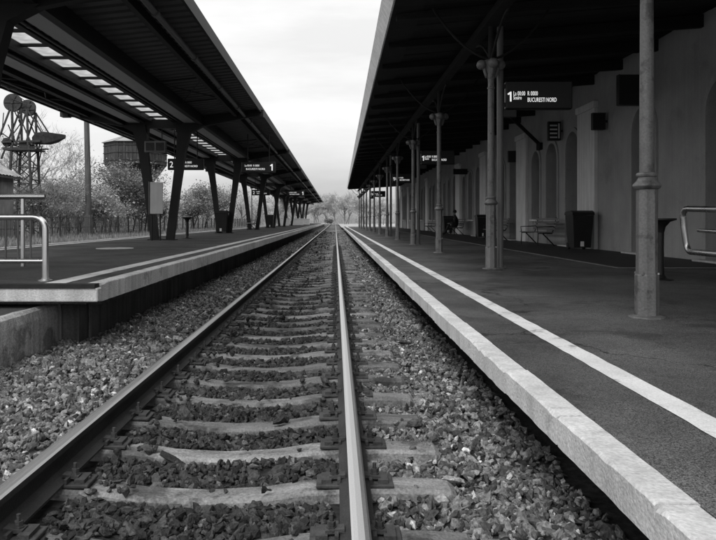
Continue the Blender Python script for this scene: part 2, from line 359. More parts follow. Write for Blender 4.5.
class MB:
    def __init__(s):
        s.v, s.f, s.m = [], [], []
    def add(s, vs, fs, mi=0):
        b = len(s.v); s.v.extend(vs)
        for f in fs:
            s.f.append([i + b for i in f]); s.m.append(mi)
        return s
    def box(s, x0, x1, y0, y1, z0, z1, mi=0):
        vs = [(x0, y0, z0), (x1, y0, z0), (x1, y1, z0), (x0, y1, z0), (x0, y0, z1), (x1, y0, z1), (x1, y1, z1), (x0, y1, z1)]
        return s.add(vs, [(3, 2, 1, 0), (4, 5, 6, 7), (0, 1, 5, 4), (1, 2, 6, 5), (2, 3, 7, 6), (3, 0, 4, 7)], mi)
    def cbox(s, x0, x1, y0, y1, z0, z1, c=0.01, mi=0):
        """box with chamfered edges (one mesh, 26 faces)"""
        import itertools
        xs, ys, zs = (x0, x1), (y0, y1), (z0, z1)
        cx, cy, cz = (x0 + x1) / 2, (y0 + y1) / 2, (z0 + z1) / 2
        hx, hy, hz = (x1 - x0) / 2, (y1 - y0) / 2, (z1 - z0) / 2
        P = {}
        vs = []
        for sx, sy, sz in itertools.product((-1, 1), repeat=3):
            for ax in range(3):
                d = [hx, hy, hz]
                for k in range(3):
                    if k != ax: d[k] -= c
                P[(sx, sy, sz, ax)] = len(vs)
                vs.append((cx + sx * d[0], cy + sy * d[1], cz + sz * d[2]))
        fs = []
        for ax in range(3):
            for sg in (-1, 1):
                o = [k for k in range(3) if k != ax]
                ring = []
                for a, b_ in ((-1, -1), (1, -1), (1, 1), (-1, 1)):
                    k = [0, 0, 0]; k[ax] = sg; k[o[0]] = a; k[o[1]] = b_
                    ring.append(P[(k[0], k[1], k[2], ax)])
                fl = (sg > 0) != (ax == 1)
                fs.append(ring if fl else ring[::-1])
        for ax in range(3):
            o = [k for k in range(3) if k != ax]
            for a in (-1, 1):
                for b_ in (-1, 1):
                    k0 = [0, 0, 0]; k1 = [0, 0, 0]
                    k0[ax] = -1; k1[ax] = 1
                    for k in (k0, k1): k[o[0]] = a; k[o[1]] = b_
                    q = [P[(*k0, o[0])], P[(*k1, o[0])], P[(*k1, o[1])], P[(*k0, o[1])]]
                    fl = (a * b_ > 0) != (ax == 1)
                    fs.append(q if fl else q[::-1])
        for sx, sy, sz in itertools.product((-1, 1), repeat=3):
            t = [P[(sx, sy, sz, 0)], P[(sx, sy, sz, 1)], P[(sx, sy, sz, 2)]]
            fs.append(t if sx * sy * sz > 0 else t[::-1])
        return s.add(vs, fs, mi)
    def beam(s, p, q, w, h, mi=0, up=(0, 0, 1), w2=None, h2=None):
        p, q = Vector(p), Vector(q)
        d = (q - p).normalized(); u = Vector(up)
        if abs(d.dot(u)) > 0.98: u = Vector((0, 1, 0))
        r = d.cross(u).normalized(); u = r.cross(d).normalized()
        w2 = w if w2 is None else w2; h2 = h if h2 is None else h2
        vs = []
        for c, a, b_ in ((p, w, h), (q, w2, h2)):
            for i, j in ((-1, -1), (1, -1), (1, 1), (-1, 1)):
                vs.append(tuple(c + r * (i * a / 2) + u * (j * b_ / 2)))
        return s.add(vs, [(0, 1, 2, 3)[::-1], (4, 5, 6, 7), (0, 1, 5, 4), (1, 2, 6, 5), (2, 3, 7, 6), (3, 0, 4, 7)], mi)
    def tube(s, pts, r, n=8, mi=0, cap=True):
        pts = [Vector(p) for p in pts]
        rs = r if isinstance(r, (list, tuple)) else [r] * len(pts)
        vs, fs = [], []
        t0 = (pts[1] - pts[0]).normalized()
        a = Vector((0, 0, 1)) if abs(t0.z) < 0.9 else Vector((1, 0, 0))
        u = t0.cross(a).normalized()
        for i, p in enumerate(pts):
            if i == 0: t = t0
            elif i == len(pts) - 1: t = (pts[i] - pts[i - 1]).normalized()
            else: t = ((pts[i + 1] - pts[i]).normalized() + (pts[i] - pts[i - 1]).normalized()).normalized()
            u = (u - t * u.dot(t)).normalized(); w = t.cross(u)
            for k in range(n):
                an = 2 * math.pi * k / n
                vs.append(tuple(p + (u * math.cos(an) + w * math.sin(an)) * rs[i]))
        for i in range(len(pts) - 1):
            for k in range(n):
                fs.append((i * n + k, i * n + (k + 1) % n, (i + 1) * n + (k + 1) % n, (i + 1) * n + k))
        if cap:
            fs.append(tuple(range(n))[::-1]); fs.append(tuple(range((len(pts) - 1) * n, len(pts) * n)))
        return s.add(vs, fs, mi)
    def lathe(s, prof, c=(0, 0, 0), n=16, mi=0, ax=None, phase=0.0):
        c = Vector(c)
        q = Vector((0, 0, 1)).rotation_difference(Vector(ax)) if ax else None
        vs, fs = [], []
        for r_, z in prof:
            for k in range(n):
                an = 2 * math.pi * k / n + phase
                p = Vector((r_ * math.cos(an), r_ * math.sin(an), z))
                if q: p = q @ p
                vs.append(tuple(c + p))
        for i in range(len(prof) - 1):
            for k in range(n):
                fs.append((i * n + k, i * n + (k + 1) % n, (i + 1) * n + (k + 1) % n, (i + 1) * n + k))
        fs.append(tuple(range(n))[::-1]); fs.append(tuple(range((len(prof) - 1) * n, len(prof) * n)))
        return s.add(vs, fs, mi)
    def prism(s, poly, axis, a, b_, mi=0):
        """2D polygon extruded; axis 'x': poly=(y,z); 'y': poly=(x,z); 'z': poly=(x,y)"""
        f = {'x': lambda p, t: (t, p[0], p[1]), 'y': lambda p, t: (p[0], t, p[1]), 'z': lambda p, t: (p[0], p[1], t)}[axis]
        n = len(poly)
        vs = [f(p, a) for p in poly] + [f(p, b_) for p in poly]
        fs = [tuple(range(n))[::-1], tuple(range(n, 2 * n))] + [(i, (i + 1) % n, n + (i + 1) % n, n + i) for i in range(n)]
        return s.add(vs, fs, mi)
    def quad(s, a, b_, c, d, mi=0):
        return s.add([a, b_, c, d], [(0, 1, 2, 3)], mi)
    def mesh(s, name, mats, org=None, smooth=False):
        me = bpy.data.meshes.new(name)
        vs = s.v if org is None else [(x - org[0], y - org[1], z - org[2]) for x, y, z in s.v]
        me.from_pydata([tuple(v) for v in vs], [], s.f)
        for m_ in (mats if isinstance(mats, (list, tuple)) else [mats]): me.materials.append(M[m_])
        me.polygons.foreach_set('material_index', s.m)
        if smooth: me.polygons.foreach_set('use_smooth', [True] * len(s.f))
        import bmesh
        bm = bmesh.new(); bm.from_mesh(me)
        bmesh.ops.recalc_face_normals(bm, faces=bm.faces)
        bm.to_mesh(me); bm.free()
        if smooth == 'auto':
            try: me.set_sharp_from_angle(angle=R(40))
            except Exception: pass
        me.update()
        return me
    def build(s, name, mats, parent=None, smooth=False, local=False):
        org = None
        if parent is not None and not local:
            root = parent
            while root.parent: root = root.parent
            org = ORG.get(root.name)
        me = s.mesh(name, mats, org, smooth)
        o = bpy.data.objects.new(name, me)
        COL.objects.link(o)
        if parent is not None: o.parent = parent
        return o

def inst(name, me, parent=None, loc=(0, 0, 0), rot=(0, 0, 0), sc=(1, 1, 1)):
    o = bpy.data.objects.new(name, me)
    COL.objects.link(o)
    o.parent = parent; o.location = loc; o.rotation_euler = rot; o.scale = sc
    return o

def dup(root, loc=None, rz=None, label=None, parent=None):
    c = root.copy(); COL.objects.link(c); c.parent = parent
    if loc is not None: c.location = loc
    if rz is not None: c.rotation_euler = (0, 0, rz)
    if label: c['label'] = label
    for ch in list(root.children): dup(ch, parent=c)
    return c

def struct(o):
    o['kind'] = 'structure'; return o
def stuff(o, label=None, cat=None):
    o['kind'] = 'stuff'
    if label: o['label'] = label
    if cat: o['category'] = cat
    return o

def text_obj(name, s, size, mname, parent, loc, sx=1.0, ext=0.003):
    """flat lettering facing -Y, lower-left corner at loc (local to parent)"""
    cu = bpy.data.curves.new(name, 'FONT'); cu.body = s; cu.size = size; cu.extrude = ext; cu.resolution_u = 3
    t = bpy.data.objects.new(name + '_tmp', cu); COL.objects.link(t)
    dg = bpy.context.evaluated_depsgraph_get()
    me = bpy.data.meshes.new_from_object(t.evaluated_get(dg))
    bpy.data.objects.remove(t); bpy.data.curves.remove(cu)
    for v in me.vertices:
        x, y, z = v.co
        v.co = (x * sx, -z, y)
    me.materials.clear(); me.materials.append(M[mname]); me.update()
    return inst(name, me, parent, loc)

ORD = ['first', 'second', 'third', 'fourth', 'fifth', 'sixth', 'seventh', 'eighth', 'ninth', 'tenth', 'eleventh', 'twelfth', 'thirteenth', 'fourteenth']

# key measures
ZR, ZL, ZLOW = 0.30, 0.51, 0.28        # platform heights
RAILX = (-1.405, 0.0945)
XE, XW = 0.927, 7.5                    # right platform edge, building wall
XL = -2.29                             # left platform edge
VY = [22.3 + 12.4 * k for k in range(-1, 9)]
SLY0, SLD, NSL = 4.10 - 0.59 * 4, 0.59, 160

# ------------------------------------------------------------------ ground, ballast bed
mb = MB()
mb.quad((-900, -60, -0.45), (900, -60, -0.45), (900, 1500, -0.45), (-900, 1500, -0.45))
struct(mb.build('ground', 'ground'))
mb = MB()   # raised earth beyond the far side of the island platform
n = 40
for i in range(n):
    y0, y1 = -10 + i * 6, -4 + i * 6
    mb.quad((-60, y0, 0.25), (-8.2, y0, 0.2), (-8.2, y1, 0.2), (-60, y1, 0.25))
struct(mb.build('verge', 'ground'))
mb = MB()
mb.quad((0.9, 100, 0.12), (60, 100, 0.12), (60, 220, 0.12), (0.9, 220, 0.12))
struct(mb.build('gravel_yard', 'gravel'))

BX = np.array([-3.4, -2.65, -2.0, -1.78, -1.5, -1.3, -0.655, 0.0, 0.22, 0.56, 0.75, 1.45])
BZ = np.array([-.13, -.145, -.165, -.185, -.212, -.236, -.268, -.236, -.233, -.240, -.235, -.25])
def bed(x, y):
    return np.interp(x, BX, BZ) + 0.018 * np.sin(x * 5.1 + y * 2.3) * np.sin(y * 3.7 - x * 1.9) + 0.012 * np.sin(y * 9.1 + x * 7)
xs = np.linspace(-3.3, 1.42, 42)
def bed_mesh(name, ys, m):
    X, Y = np.meshgrid(xs, ys)
    Z = bed(X, Y) - 0.012
    v = np.stack([X.ravel(), Y.ravel(), Z.ravel()], 1)
    nx, ny = len(xs), len(ys)
    f = [(j * nx + i, j * nx + i + 1, (j + 1) * nx + i + 1, (j + 1) * nx + i) for j in range(ny - 1) for i in range(nx - 1)]
    me = bpy.data.meshes.new(name); me.from_pydata(v.tolist(), [], f); me.materials.append(M[m])
    o = bpy.data.objects.new(name, me); COL.objects.link(o)
    return struct(o)
ballast = bed_mesh('ballast_bed', np.arange(-3, 48.01, 0.15), 'bed')
bed_mesh('ballast_bed_far', np.concatenate([np.arange(48, 120, 0.5), np.arange(120, 261, 5)]), 'bed_far')

# ------------------------------------------------------------------ ballast stones
phi = (1 + 5 ** .5) / 2
ICO_V = np.array([(-1, phi, 0), (1, phi, 0), (-1, -phi, 0), (1, -phi, 0), (0, -1, phi), (0, 1, phi), (0, -1, -phi), (0, 1, -phi), (phi, 0, -1), (phi, 0, 1), (-phi, 0, -1), (-phi, 0, 1)], float)
ICO_V /= np.linalg.norm(ICO_V[0])
ICO_F = np.array([(0, 11, 5), (0, 5, 1), (0, 1, 7), (0, 7, 10), (0, 10, 11), (1, 5, 9), (5, 11, 4), (11, 10, 2), (10, 7, 6), (7, 1, 8), (3, 9, 4), (3, 4, 2), (3, 2, 6), (3, 6, 8), (3, 8, 9), (4, 9, 5), (2, 4, 11), (6, 2, 10), (8, 6, 7), (9, 8, 1)])

def stone_shapes(n):
    """angular lumps: icosahedra with uneven vertices, cut flat on a few sides"""
    v = np.repeat(ICO_V[None], n, 0) * rng.uniform(0.62, 1.30, (n, 12, 1))
    for _ in range(3):
        d = rng.normal(size=(n, 1, 3)); d /= np.linalg.norm(d, axis=2, keepdims=True)
        h = (v * d).sum(2, keepdims=True); lim = rng.uniform(0.45, 0.8, (n, 1, 1))
        v = v - d * np.maximum(h - lim, 0)
    v = v * rng.uniform(0.6, 1.45, (n, 1, 3)) * np.array([1, 1, 0.65])
    return v
def rand_rot(n, tilt=1.0):
    q = rng.normal(size=(n, 4)); q[:, 1:3] *= tilt
    q /= np.linalg.norm(q, axis=1, keepdims=True)
    w, x, y, z = q.T
    return np.stack([np.stack([1 - 2 * (y * y + z * z), 2 * (x * y - z * w), 2 * (x * z + y * w)], 1),
                     np.stack([2 * (x * y + z * w), 1 - 2 * (x * x + z * z), 2 * (y * z - x * w)], 1),
                     np.stack([2 * (x * z - y * w), 2 * (y * z + x * w), 1 - 2 * (x * x + y * y)], 1)], 1)

def scatter(y0, y1, dens, rad):
    n = int((y1 - y0) * 4.3 * dens)
    x = rng.uniform(-3.2, 1.25, n); y = rng.uniform(y0, y1, n)
    r = np.minimum(rad * np.exp(rng.normal(0, 0.40, n)), rad * 2.1)
    keep = np.ones(n, bool)
    for rx in RAILX:
        keep &= np.abs(x - rx) > 0.085 + r * 0.6
    k = np.round((y - SLY0) / SLD); dy = np.abs(y - SLY0 - k * SLD)
    on = (dy < 0.092 + r * 0.35) & (x > -1.9) & (x < 0.58)
    p = np.where(x < RAILX[0], 0.55, np.where(np.abs(x + 0.655) < 0.6, 0.03, 0.05))
    p = np.where(np.abs(x - RAILX[0] - 0.25) < 0.12, 0.22, p)
    keep &= ~on | (rng.uniform(size=n) < p)
    z = bed(x, y) + r * rng.uniform(-0.15, 0.50, n) - np.maximum(r - .026, 0) * 1.2
    z = np.where(on & (x > RAILX[0]), -0.20 + r * 0.3, z)
    z = np.where(on & (x <= RAILX[0]), -0.175 + r * 0.3, z)
    # left of the low wall the ballast stops
    keep &= ~((x < -2.86) & (y < 7.3))
    s = keep
    return np.stack([x, y, z], 1)[s], r[s]

P1, r1 = scatter(1.6, 9, 1300, 0.022)
P2, r2 = scatter(9, 20, 700, 0.026)
P3, r3 = scatter(20, 48, 200, 0.036)
P4, r4 = scatter(48, 84, 70, 0.055)
# a few larger pale lumps that lie on top
big = np.array([(-2.55, 4.9, -.10), (0.52, 4.55, -.19), (-0.9, 4.0, -.25), (0.62, 3.6, -.2), (-2.2, 6.2, -.12), (0.3, 5.6, -.22), (0.75, 7.5, -.18)])
P = np.concatenate([P1, P2, P3, P4]); rr_ = np.concatenate([r1, r2, r3, r4])
# the 300 that show largest in the picture become parts
vis = (P[:, 1] > 2.75) & (np.abs(P[:, 0] / P[:, 1] * 700 + 335.3 - 358) < 350)
score = np.where(vis, rr_ / P[:, 1], 0)
top = np.argsort(-score)[:293]
mask = np.ones(len(P), bool); mask[top] = False
def stones_mesh(name, P_, r_, m):
    n_ = len(P_)
    v = stone_shapes(n_)
    Rm = rand_rot(n_, 0.6)
    v = np.einsum('nij,nkj->nki', Rm, v) * r_[:, None, None] + P_[:, None, :]
    f = (ICO_F[None] + (np.arange(n_) * 12)[:, None, None]).reshape(-1, 3)
    me = bpy.data.meshes.new(name)
    me.vertices.add(n_ * 12); me.vertices.foreach_set('co', v.reshape(-1).astype(np.float32))
    me.loops.add(len(f) * 3); me.loops.foreach_set('vertex_index', f.reshape(-1).astype(np.int32))
    me.polygons.add(len(f))
    me.polygons.foreach_set('loop_start', (np.arange(len(f)) * 3).astype(np.int32))
    me.polygons.foreach_set('loop_total', np.full(len(f), 3, np.int32))
    me.materials.append(M[m]); me.update(calc_edges=True); me.validate(); me.shade_flat()
    return me
so = inst('loose_stones', stones_mesh('loose_stones', P[mask], rr_[mask], 'stones'), ballast)
so['kind'] = 'stuff'
variants = [stones_mesh('stone', np.zeros((1, 3)), np.ones(1), 'stone') for _ in range(24)]
for j, i in enumerate(top):
    q = rng.normal(size=4)
    o = inst('stone', variants[j % 24], ballast, tuple(P[i]), tuple(rng.uniform(0, 6.28, 3)), (rr_[i],) * 3)
for b_ in big:
    o = inst('stone', variants[random.randrange(24)], ballast, tuple(b_), tuple(rng.uniform(0, 0.5, 3)), (0.085, 0.055, 0.028))

# ------------------------------------------------------------------ railway track
track = thing('railway_track', 'straight railway track with two steel rails on concrete sleepers', 'railway track', (-0.655, 0, -0.2))
prof = [(-.075, -.172), (.075, -.172), (.075, -.160), (.03, -.148), (.009, -.130), (.009, -.052), (.036, -.040), (.036, -.012), (.028, -.002), (.012, 0), (-.012, 0), (-.028, -.002), (-.036, -.012), (-.036, -.040), (-.009, -.052), (-.009, -.130), (-.03, -.148), (-.075, -.160)]
for rx, sg in zip(RAILX, (-1, 1)):
    mb = MB()
    ys = [-3, 3, 8, 20, 60, 260]
    nP = len(prof)
    vs = [(rx + sg * px, y, pz) for y in ys for px, pz in prof]
    mb.v = vs
    for j in range(len(ys) - 1):
        for i in range(nP):
            i2 = (i + 1) % nP
            mi = 3 if i in (7, 8) else 1 if i in (9, 10) else (2 if i == 11 else 0)
            mb.f.append([j * nP + i, j * nP + i2, (j + 1) * nP + i2, (j + 1) * nP + i]); mb.m.append(mi)
    mb.f.append(list(range(nP))); mb.m.append(0)
    mb.build('rail', ['rail_side', 'rail_head', 'rail_shoulder', 'rail_dull'], track)

def sleeper_mesh(seed):
    rnd = random.Random(seed)
    xs_ = [-1.25, -1.22, -1.0, -.75, -.5, -.3, 0, .3, .5, .75, 1.0, 1.22, 1.25]
    zs = [-.215, -.192, -.184, -.182, -.198, -.228, -.243, -.228, -.198, -.182, -.184, -.192, -.215]
    wt = [.07, .085, .09, .092, .085, .08, .078, .08, .085, .092, .09, .085, .07]
    mb = MB(); vs = []
    for x, z, w in zip(xs_, zs, wt):
        j = lambda: rnd.uniform(-.0014, .0014)
        vs += [(x, -w - .02, -.40), (x, -w - .006 + j(), z - .018), (x, -w + .012 + j(), z + j() * .5), (x, w - .012 + j(), z + j() * .5), (x, w + .006 + j(), z - .018), (x, w + .02, -.40)]
    fs = []
    for k in range(len(xs_) - 1):
        for i in range(6):
            fs.append((k * 6 + i, k * 6 + (i + 1) % 6, (k + 1) * 6 + (i + 1) % 6, (k + 1) * 6 + i))
    fs += [tuple(range(6)), tuple(range((len(xs_) - 1) * 6, len(xs_) * 6))]
    mb.add(vs, fs)
    return mb.mesh('sleeper', 'sleeper')
smesh = [sleeper_mesh(i) for i in range(8)]
# rail fastening: ribbed plate, clamps and bolts; local origin at the rail centre line, rail foot bottom at 0
mb = MB()
mb.cbox(-.19, .19, -.08, .08, -.012, 0.004, .003)
for s in (-1, 1):
    mb.box(s * .078 - .008, s * .078 + .008, -.075, .075, .004, .03)
    mb.beam((s * .045, 0, .030), (s * .125, 0, .022), .055, .016)
    mb.beam((s * .14, -.055, .012), (s * .14, .055, .012), .05, .02)
fast_me = mb.mesh('baseplate', 'fasten')
mb = MB()
mb.lathe([(.022, .0), (.022, .012), (.018, .012), (.018, .034), (.010, .034), (.010, .062), (.004, .064)], n=6)
bolt_me = mb.mesh('bolt', 'fasten')
for k in range(NSL):
    y = SLY0 + k * SLD + random.uniform(-.015, .015)
    if y < 1.0: continue
    s = inst('sleeper', random.choice(smesh), track, (random.uniform(-.015, .015), y, 0.2 + random.uniform(-.006, .004)), (0, 0, R(random.uniform(-.5, .5))))
    if y < 36:
        for rx in RAILX:
            inst('baseplate', fast_me, s, (rx + .655, 0, -.172))
            if y < 16:
                for sg in (-1, 1):
                    inst('bolt', bolt_me, s, (rx + .655 + sg * .10, random.uniform(-.004, .004), -.146))

# ------------------------------------------------------------------ right platform
mb = MB()
mb.box(1.064, XW + 3, -3, 96, ZR - .14, ZR)
right = struct(mb.build('platform_right', 'asphalt'))
MB().box(1.40, XW + 2.9, -2.9, 95.9, -.44, ZR - .142).build('platform_core', 'wallpanel', right)
def worn_block(name, m, x0, x1, z0, z1, ln, seed, front, ns=14, jit=.0018):
    """kerb block with chipped arrises; front = the x of the face that looks at the track"""
    r_ = random.Random(seed); mb = MB(); vs = []
    back = x1 if front == x0 else x0; d = 1 if back > front else -1
    for i in range(ns + 1):
        y = .006 + (ln - .012) * i / ns
        e = 0.5 if i in (0, ns) else 1
        chip = abs(r_.gauss(0, jit)) + (r_.uniform(.004, .011) if r_.random() < .05 else 0) + (.003 if e < 1 else 0)
        chip2 = abs(r_.gauss(0, jit)) * .8
        c = .009
        vs += [(front + d * r_.uniform(0, .004), y, z0 + chip2), (front + d * r_.uniform(0, .002), y, z1 - c - chip), (front + d * (c + chip * .8), y, z1 - r_.uniform(0, .002)),
               (back - d * (c + chip2), y, z1 - r_.uniform(0, .002)), (back, y, z1 - c), (back, y, z0), (front + d * .02, y, z0)]
    fs = []
    for i in range(ns):
        for k in range(7): fs.append((i * 7 + k, i * 7 + (k + 1) % 7, i * 7 + 7 + (k + 1) % 7, i * 7 + 7 + k))
    fs += [tuple(range(7)), tuple(range(ns * 7, ns * 7 + 7))]
    return mb.add(vs, fs).mesh(name, m)
rk = [worn_block('kerb_stone', 'kerb', XE, 1.061, ZR - .115, ZR + .012, .9, i, XE) for i in range(9)]
for k in range(110):
    y = 2.93 - 0.9 * 7 + k * 0.9
    inst('kerb_stone', rk[(k * 4) % 9], right, (random.uniform(-.004, .002), y, random.uniform(-.004, .003)), (0, 0, R(random.uniform(-.12, .12))))
def ragged_strip(x0, x1, y0, y1, z, dy, jit):
    mb = MB()
    ys = np.arange(y0, y1 + dy, dy)
    L_ = [(x0 + random.uniform(-jit, jit), y, z) for y in ys]; R_ = [(x1 + random.uniform(-jit, jit), y, z) for y in ys]
    for i in range(len(ys) - 1): mb.quad(L_[i], R_[i], R_[i + 1], L_[i + 1])
    return mb
ragged_strip(1.446, 1.590, -3, 96, ZR + .004, .12, .004).build('painted_line', 'paint', right)
mb = MB()
mb.box(4.98, XW, 12.25, 95, ZR + 0.001, ZR + 0.006)
mb.build('paving_strip', 'tiles', right)
mb = MB()
mb.box(4.90, 4.978, 12.17, 95, ZR + .001, ZR + .012)
mb.box(4.98, XW, 12.17, 12.246, ZR + .001, ZR + .012)
mb.build('paving_border', 'thinline', right)

# ------------------------------------------------------------------ left island platform
YL0, YL1 = 6.73, 172
mb = MB()
mb.box(-7.62, XL - .150, YL0 + .125, YL1, ZL - .20, ZL)
left = struct(mb.build('platform_left', 'asphalt_island'))
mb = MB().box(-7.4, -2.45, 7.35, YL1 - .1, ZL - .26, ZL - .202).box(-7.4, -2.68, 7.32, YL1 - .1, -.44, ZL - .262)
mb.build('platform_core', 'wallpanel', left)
cop = [worn_block('coping_block', 'coping', XL - .146, XL, ZL - .175, ZL + .006, 2.2, 40 + i, XL, 26) for i in range(3)]
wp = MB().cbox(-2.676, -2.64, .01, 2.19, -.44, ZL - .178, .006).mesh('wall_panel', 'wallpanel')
for k in range(75):
    y = YL0 + .13 + k * 2.2
    inst('coping_block', cop[k % 3], left, (random.uniform(-.006, .006), y, random.uniform(-.003, .003)))
    if k and k < 55: inst('wall_panel', wp, left, (random.uniform(-.004, .004), y - 1.5, 0))
for k in range(30):
    inst('coping_block', cop[k % 3], left, (-5.18, YL0 + .13 + k * 2.2, 0))
ragged_strip(-2.86, -2.66, YL0 + .14, YL1, ZL + .004, .25, .006).build('painted_line', 'paint', left)
ragged_strip(-7.2, -7.0, YL0 + .14, YL1, ZL + .004, .25, .006).build('painted_line', 'paint', left)
mb = MB()
mb.cbox(-7.6, XL + .005, YL0 + .002, YL0 + .12, ZL - .165, ZL - .032, .01)
mb.build('end_beam', 'coping', left)
mb = MB()
mb.box(-7.6, XL - .02, YL0 - .012, YL0 + .118, ZL - .031, ZL + .008)
mb.build('edge_strip', 'rubber', left)
mb = MB()
mb.lathe([(.40, 0), (.40, .010), (.36, .012), (.355, .006), (.05, .006), (.04, .012)], (-4.85, 15.4, ZL + .002), 28)
mb.build('manhole_cover', 'paint', left)
# lower platform in front of the island's end
mb = MB()
mb.box(-7.6, -2.915, -3, 7.315, -.44, ZLOW)
low = struct(mb.build('platform_low', 'asphalt_old'))
random.seed(3)
mb = MB()
vs = []
ys = np.arange(-3, 7.31, .21)
for y in ys:
    j = random.uniform(-.012, .012)
    vs += [(-2.85 + j * .4, y, -.44), (-2.85 + j, y, ZLOW - .10), (-2.865 + j, y, ZLOW - .02), (-2.90 + j, y, ZLOW + .006), (-2.945 + random.uniform(-.03, .02), y, ZLOW + .007)]
fs = []
for i in range(len(ys) - 1):
    for k in range(4): fs.append((i * 5 + k, i * 5 + k + 1, (i + 1) * 5 + k + 1, (i + 1) * 5 + k))
b0 = (len(ys) - 1) * 5
vs += [(-2.94, 7.2, -.44)]
fs.append((b0, b0 + 1, b0 + 2, b0 + 3, b0 + 4, len(vs) - 1))
mb.add(vs, fs)
mb.build('retaining_wall', 'lowwall', low)

# ------------------------------------------------------------------ island canopy on V supports
CX = -5.5
CY0, CY1 = 4.0, 136.0
ZC, ZEd = 4.36, 4.66       # underside of sheets at the valley and at the edges
canopy = thing('platform_canopy', 'dark steel canopy on V-shaped supports over the left island platform', 'canopy', (CX, 22.3, ZL))
def zdeck(x):
    d = abs(x - CX)
    return ZC + (ZEd - ZC) * max(0, d - .3) / 2.8
# corrugated sheets, one per bay and wing
edges = [CY0] + [y for y in VY] + [CY1]
edges = [CY0] + [y for y in VY if CY0 + 2 < y < CY1 - 2] + [CY1]
for a, b_ in zip(edges[:-1], edges[1:]):
    for sg in (-1, 1):
        mb = MB(); vs = []; fs = []
        pitch = .32
        yy = []
        y = a
        while y < b_ - .01:
            for dy, dz in ((0, 0), (.18, 0), (.22, .05), (.30, .05)):
                if y + dy < b_: yy.append((y + dy, dz))
            y += pitch
        yy.append((b_, 0))
        xi, xo = CX + sg * .40, CX + sg * 3.10
        for y, dz in yy: vs += [(xi, y, zdeck(xi) + dz), (xo, y, zdeck(xo) + dz)]
        for i in range(len(yy) - 1): fs.append((2 * i, 2 * i + 1, 2 * i + 3, 2 * i + 2))
        mb.add(vs, fs)
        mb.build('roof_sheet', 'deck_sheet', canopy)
# long members
def longi(name, x, w, h, drop, m, y0=CY0, y1=CY1):
    z1 = zdeck(x) - drop
    return MB().box(x - w / 2, x + w / 2, y0, y1, z1 - h, z1).build(name, m, canopy)
for sg in (-1, 1):
    longi('edge_beam', CX + sg * 3.13, .05, .24, -.12, 'dark_steel')
    longi('purlin', CX + sg * 2.35, .10, .16, .005, 'dark_steel')
    longi('purlin', CX + sg * 1.25, .14, .30, .005, 'dark_steel')
    longi('purlin', CX + sg * .38, .12, .165, -.055, 'dark_steel')
    longi('cable_tray', CX + sg * .88, .36, .05, .14, 'tray')
    for xo, r_ in ((2.62, .055), (.58, .022)):
        x = CX + sg * xo
        z = zdeck(x) - .15
        mb = MB()
        mb.tube([(x, CY0, z), (x, CY1, z)], r_, 10)
        y = CY0 + 1
        while y < CY1:
            mb.tube([(x, y - .05, z), (x, y + .05, z)], r_ * 1.35, 10); y += 3.1
        mb.build('gutter_pipe' if xo > 2 else 'conduit', 'pipe', canopy, smooth='auto')
# skylight between the wings: panes with cross bars
pane = MB().box(-.40, .40, .03, .97, 0, .012).mesh('skylight_pane', 'skylight')
bar = MB().box(-.41, .41, -.045, .045, -.03, .03).mesh('cross_bar', 'dark_steel')
for k in range(int(CY1 - CY0)):
    inst('skylight_pane', pane, canopy, (0, CY0 + k - 22.3, ZC + .045 - ZL))
    inst('cross_bar', bar, canopy, (0, CY0 + k - 22.3, ZC + .03 - ZL))
# supports and transverse beams
for y in VY:
    for sg in (-1, 1):
        mb = MB()
        xb, xt = CX + sg * .24, CX + sg * .70
        # tapered box leg that flares into the cantilever
        secs = [(xb, ZL, .24), (xb + sg * .20, ZL + 1.6, .25), (xb + sg * .36, ZL + 2.8, .29), (xt, 3.92, .42), (xt + sg * .25, 4.16, .85)]
        vs = []
        for x, z, w in secs:
            for i, j in ((-1, -1), (1, -1), (1, 1), (-1, 1)): vs.append((x + i * w / 2, y + j * .12, z))
        fs = [(0, 1, 2, 3), (16, 17, 18, 19)]
        for k in range(4):
            for i in range(4): fs.append((k * 4 + i, k * 4 + (i + 1) % 4, k * 4 + 4 + (i + 1) % 4, k * 4 + 4 + i))
        mb.add(vs, fs)
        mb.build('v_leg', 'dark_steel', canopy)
        mb = MB().cbox(xb - .2, xb + .2, y - .2, y + .2, ZL, ZL + .03, .006)
        mb.build('foot_plate', 'dark_steel', canopy)
        x0, x1 = CX + sg * .43, CX + sg * 2.98
        zt0, zt1 = zdeck(x0) - .01, zdeck(x1) - .01
        mb = MB().prism([(x0, 3.94), (x1 - sg * .35, zt1 - .25), (x1, zt1 - .20), (x1, zt1), (x0, zt0)], 'y', y - .075, y + .075)
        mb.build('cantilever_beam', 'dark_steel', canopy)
        mb = MB().box(x1 - .02 if sg > 0 else x1 - .24, x1 + .24 if sg > 0 else x1 + .02, y - .14, y + .14, zt1 - .22, zt1 + .0)
        mb.build('beam_end', 'dark_steel', canopy)
    mb = MB().box(CX - .43, CX + .43, y - .076, y + .076, 4.06, ZC - .02)
    mb.build('crown_beam', 'dark_steel', canopy)
    # wind bracing in the bay in front
    for sg in (-1, 1):
        mb = MB()
        xa, xb = CX + sg * 1.3, CX + sg * 2.4
        for dy in (-6.0, -3.2): mb.tube([(xa, y + dy, zdeck(xa) - .12), (xb, y + dy, zdeck(xb) - .12)], .022, 6)
        mb.tube([(xa, y - 6.0, zdeck(xa) - .13), (xb, y - 3.2, zdeck(xb) - .13)], .016, 6)
        mb.tube([(xa, y - 3.2, zdeck(xa) - .15), (xb, y - 6.0, zdeck(xb) - .15)], .016, 6)
        mb.build('wind_brace', 'dark_steel', canopy)

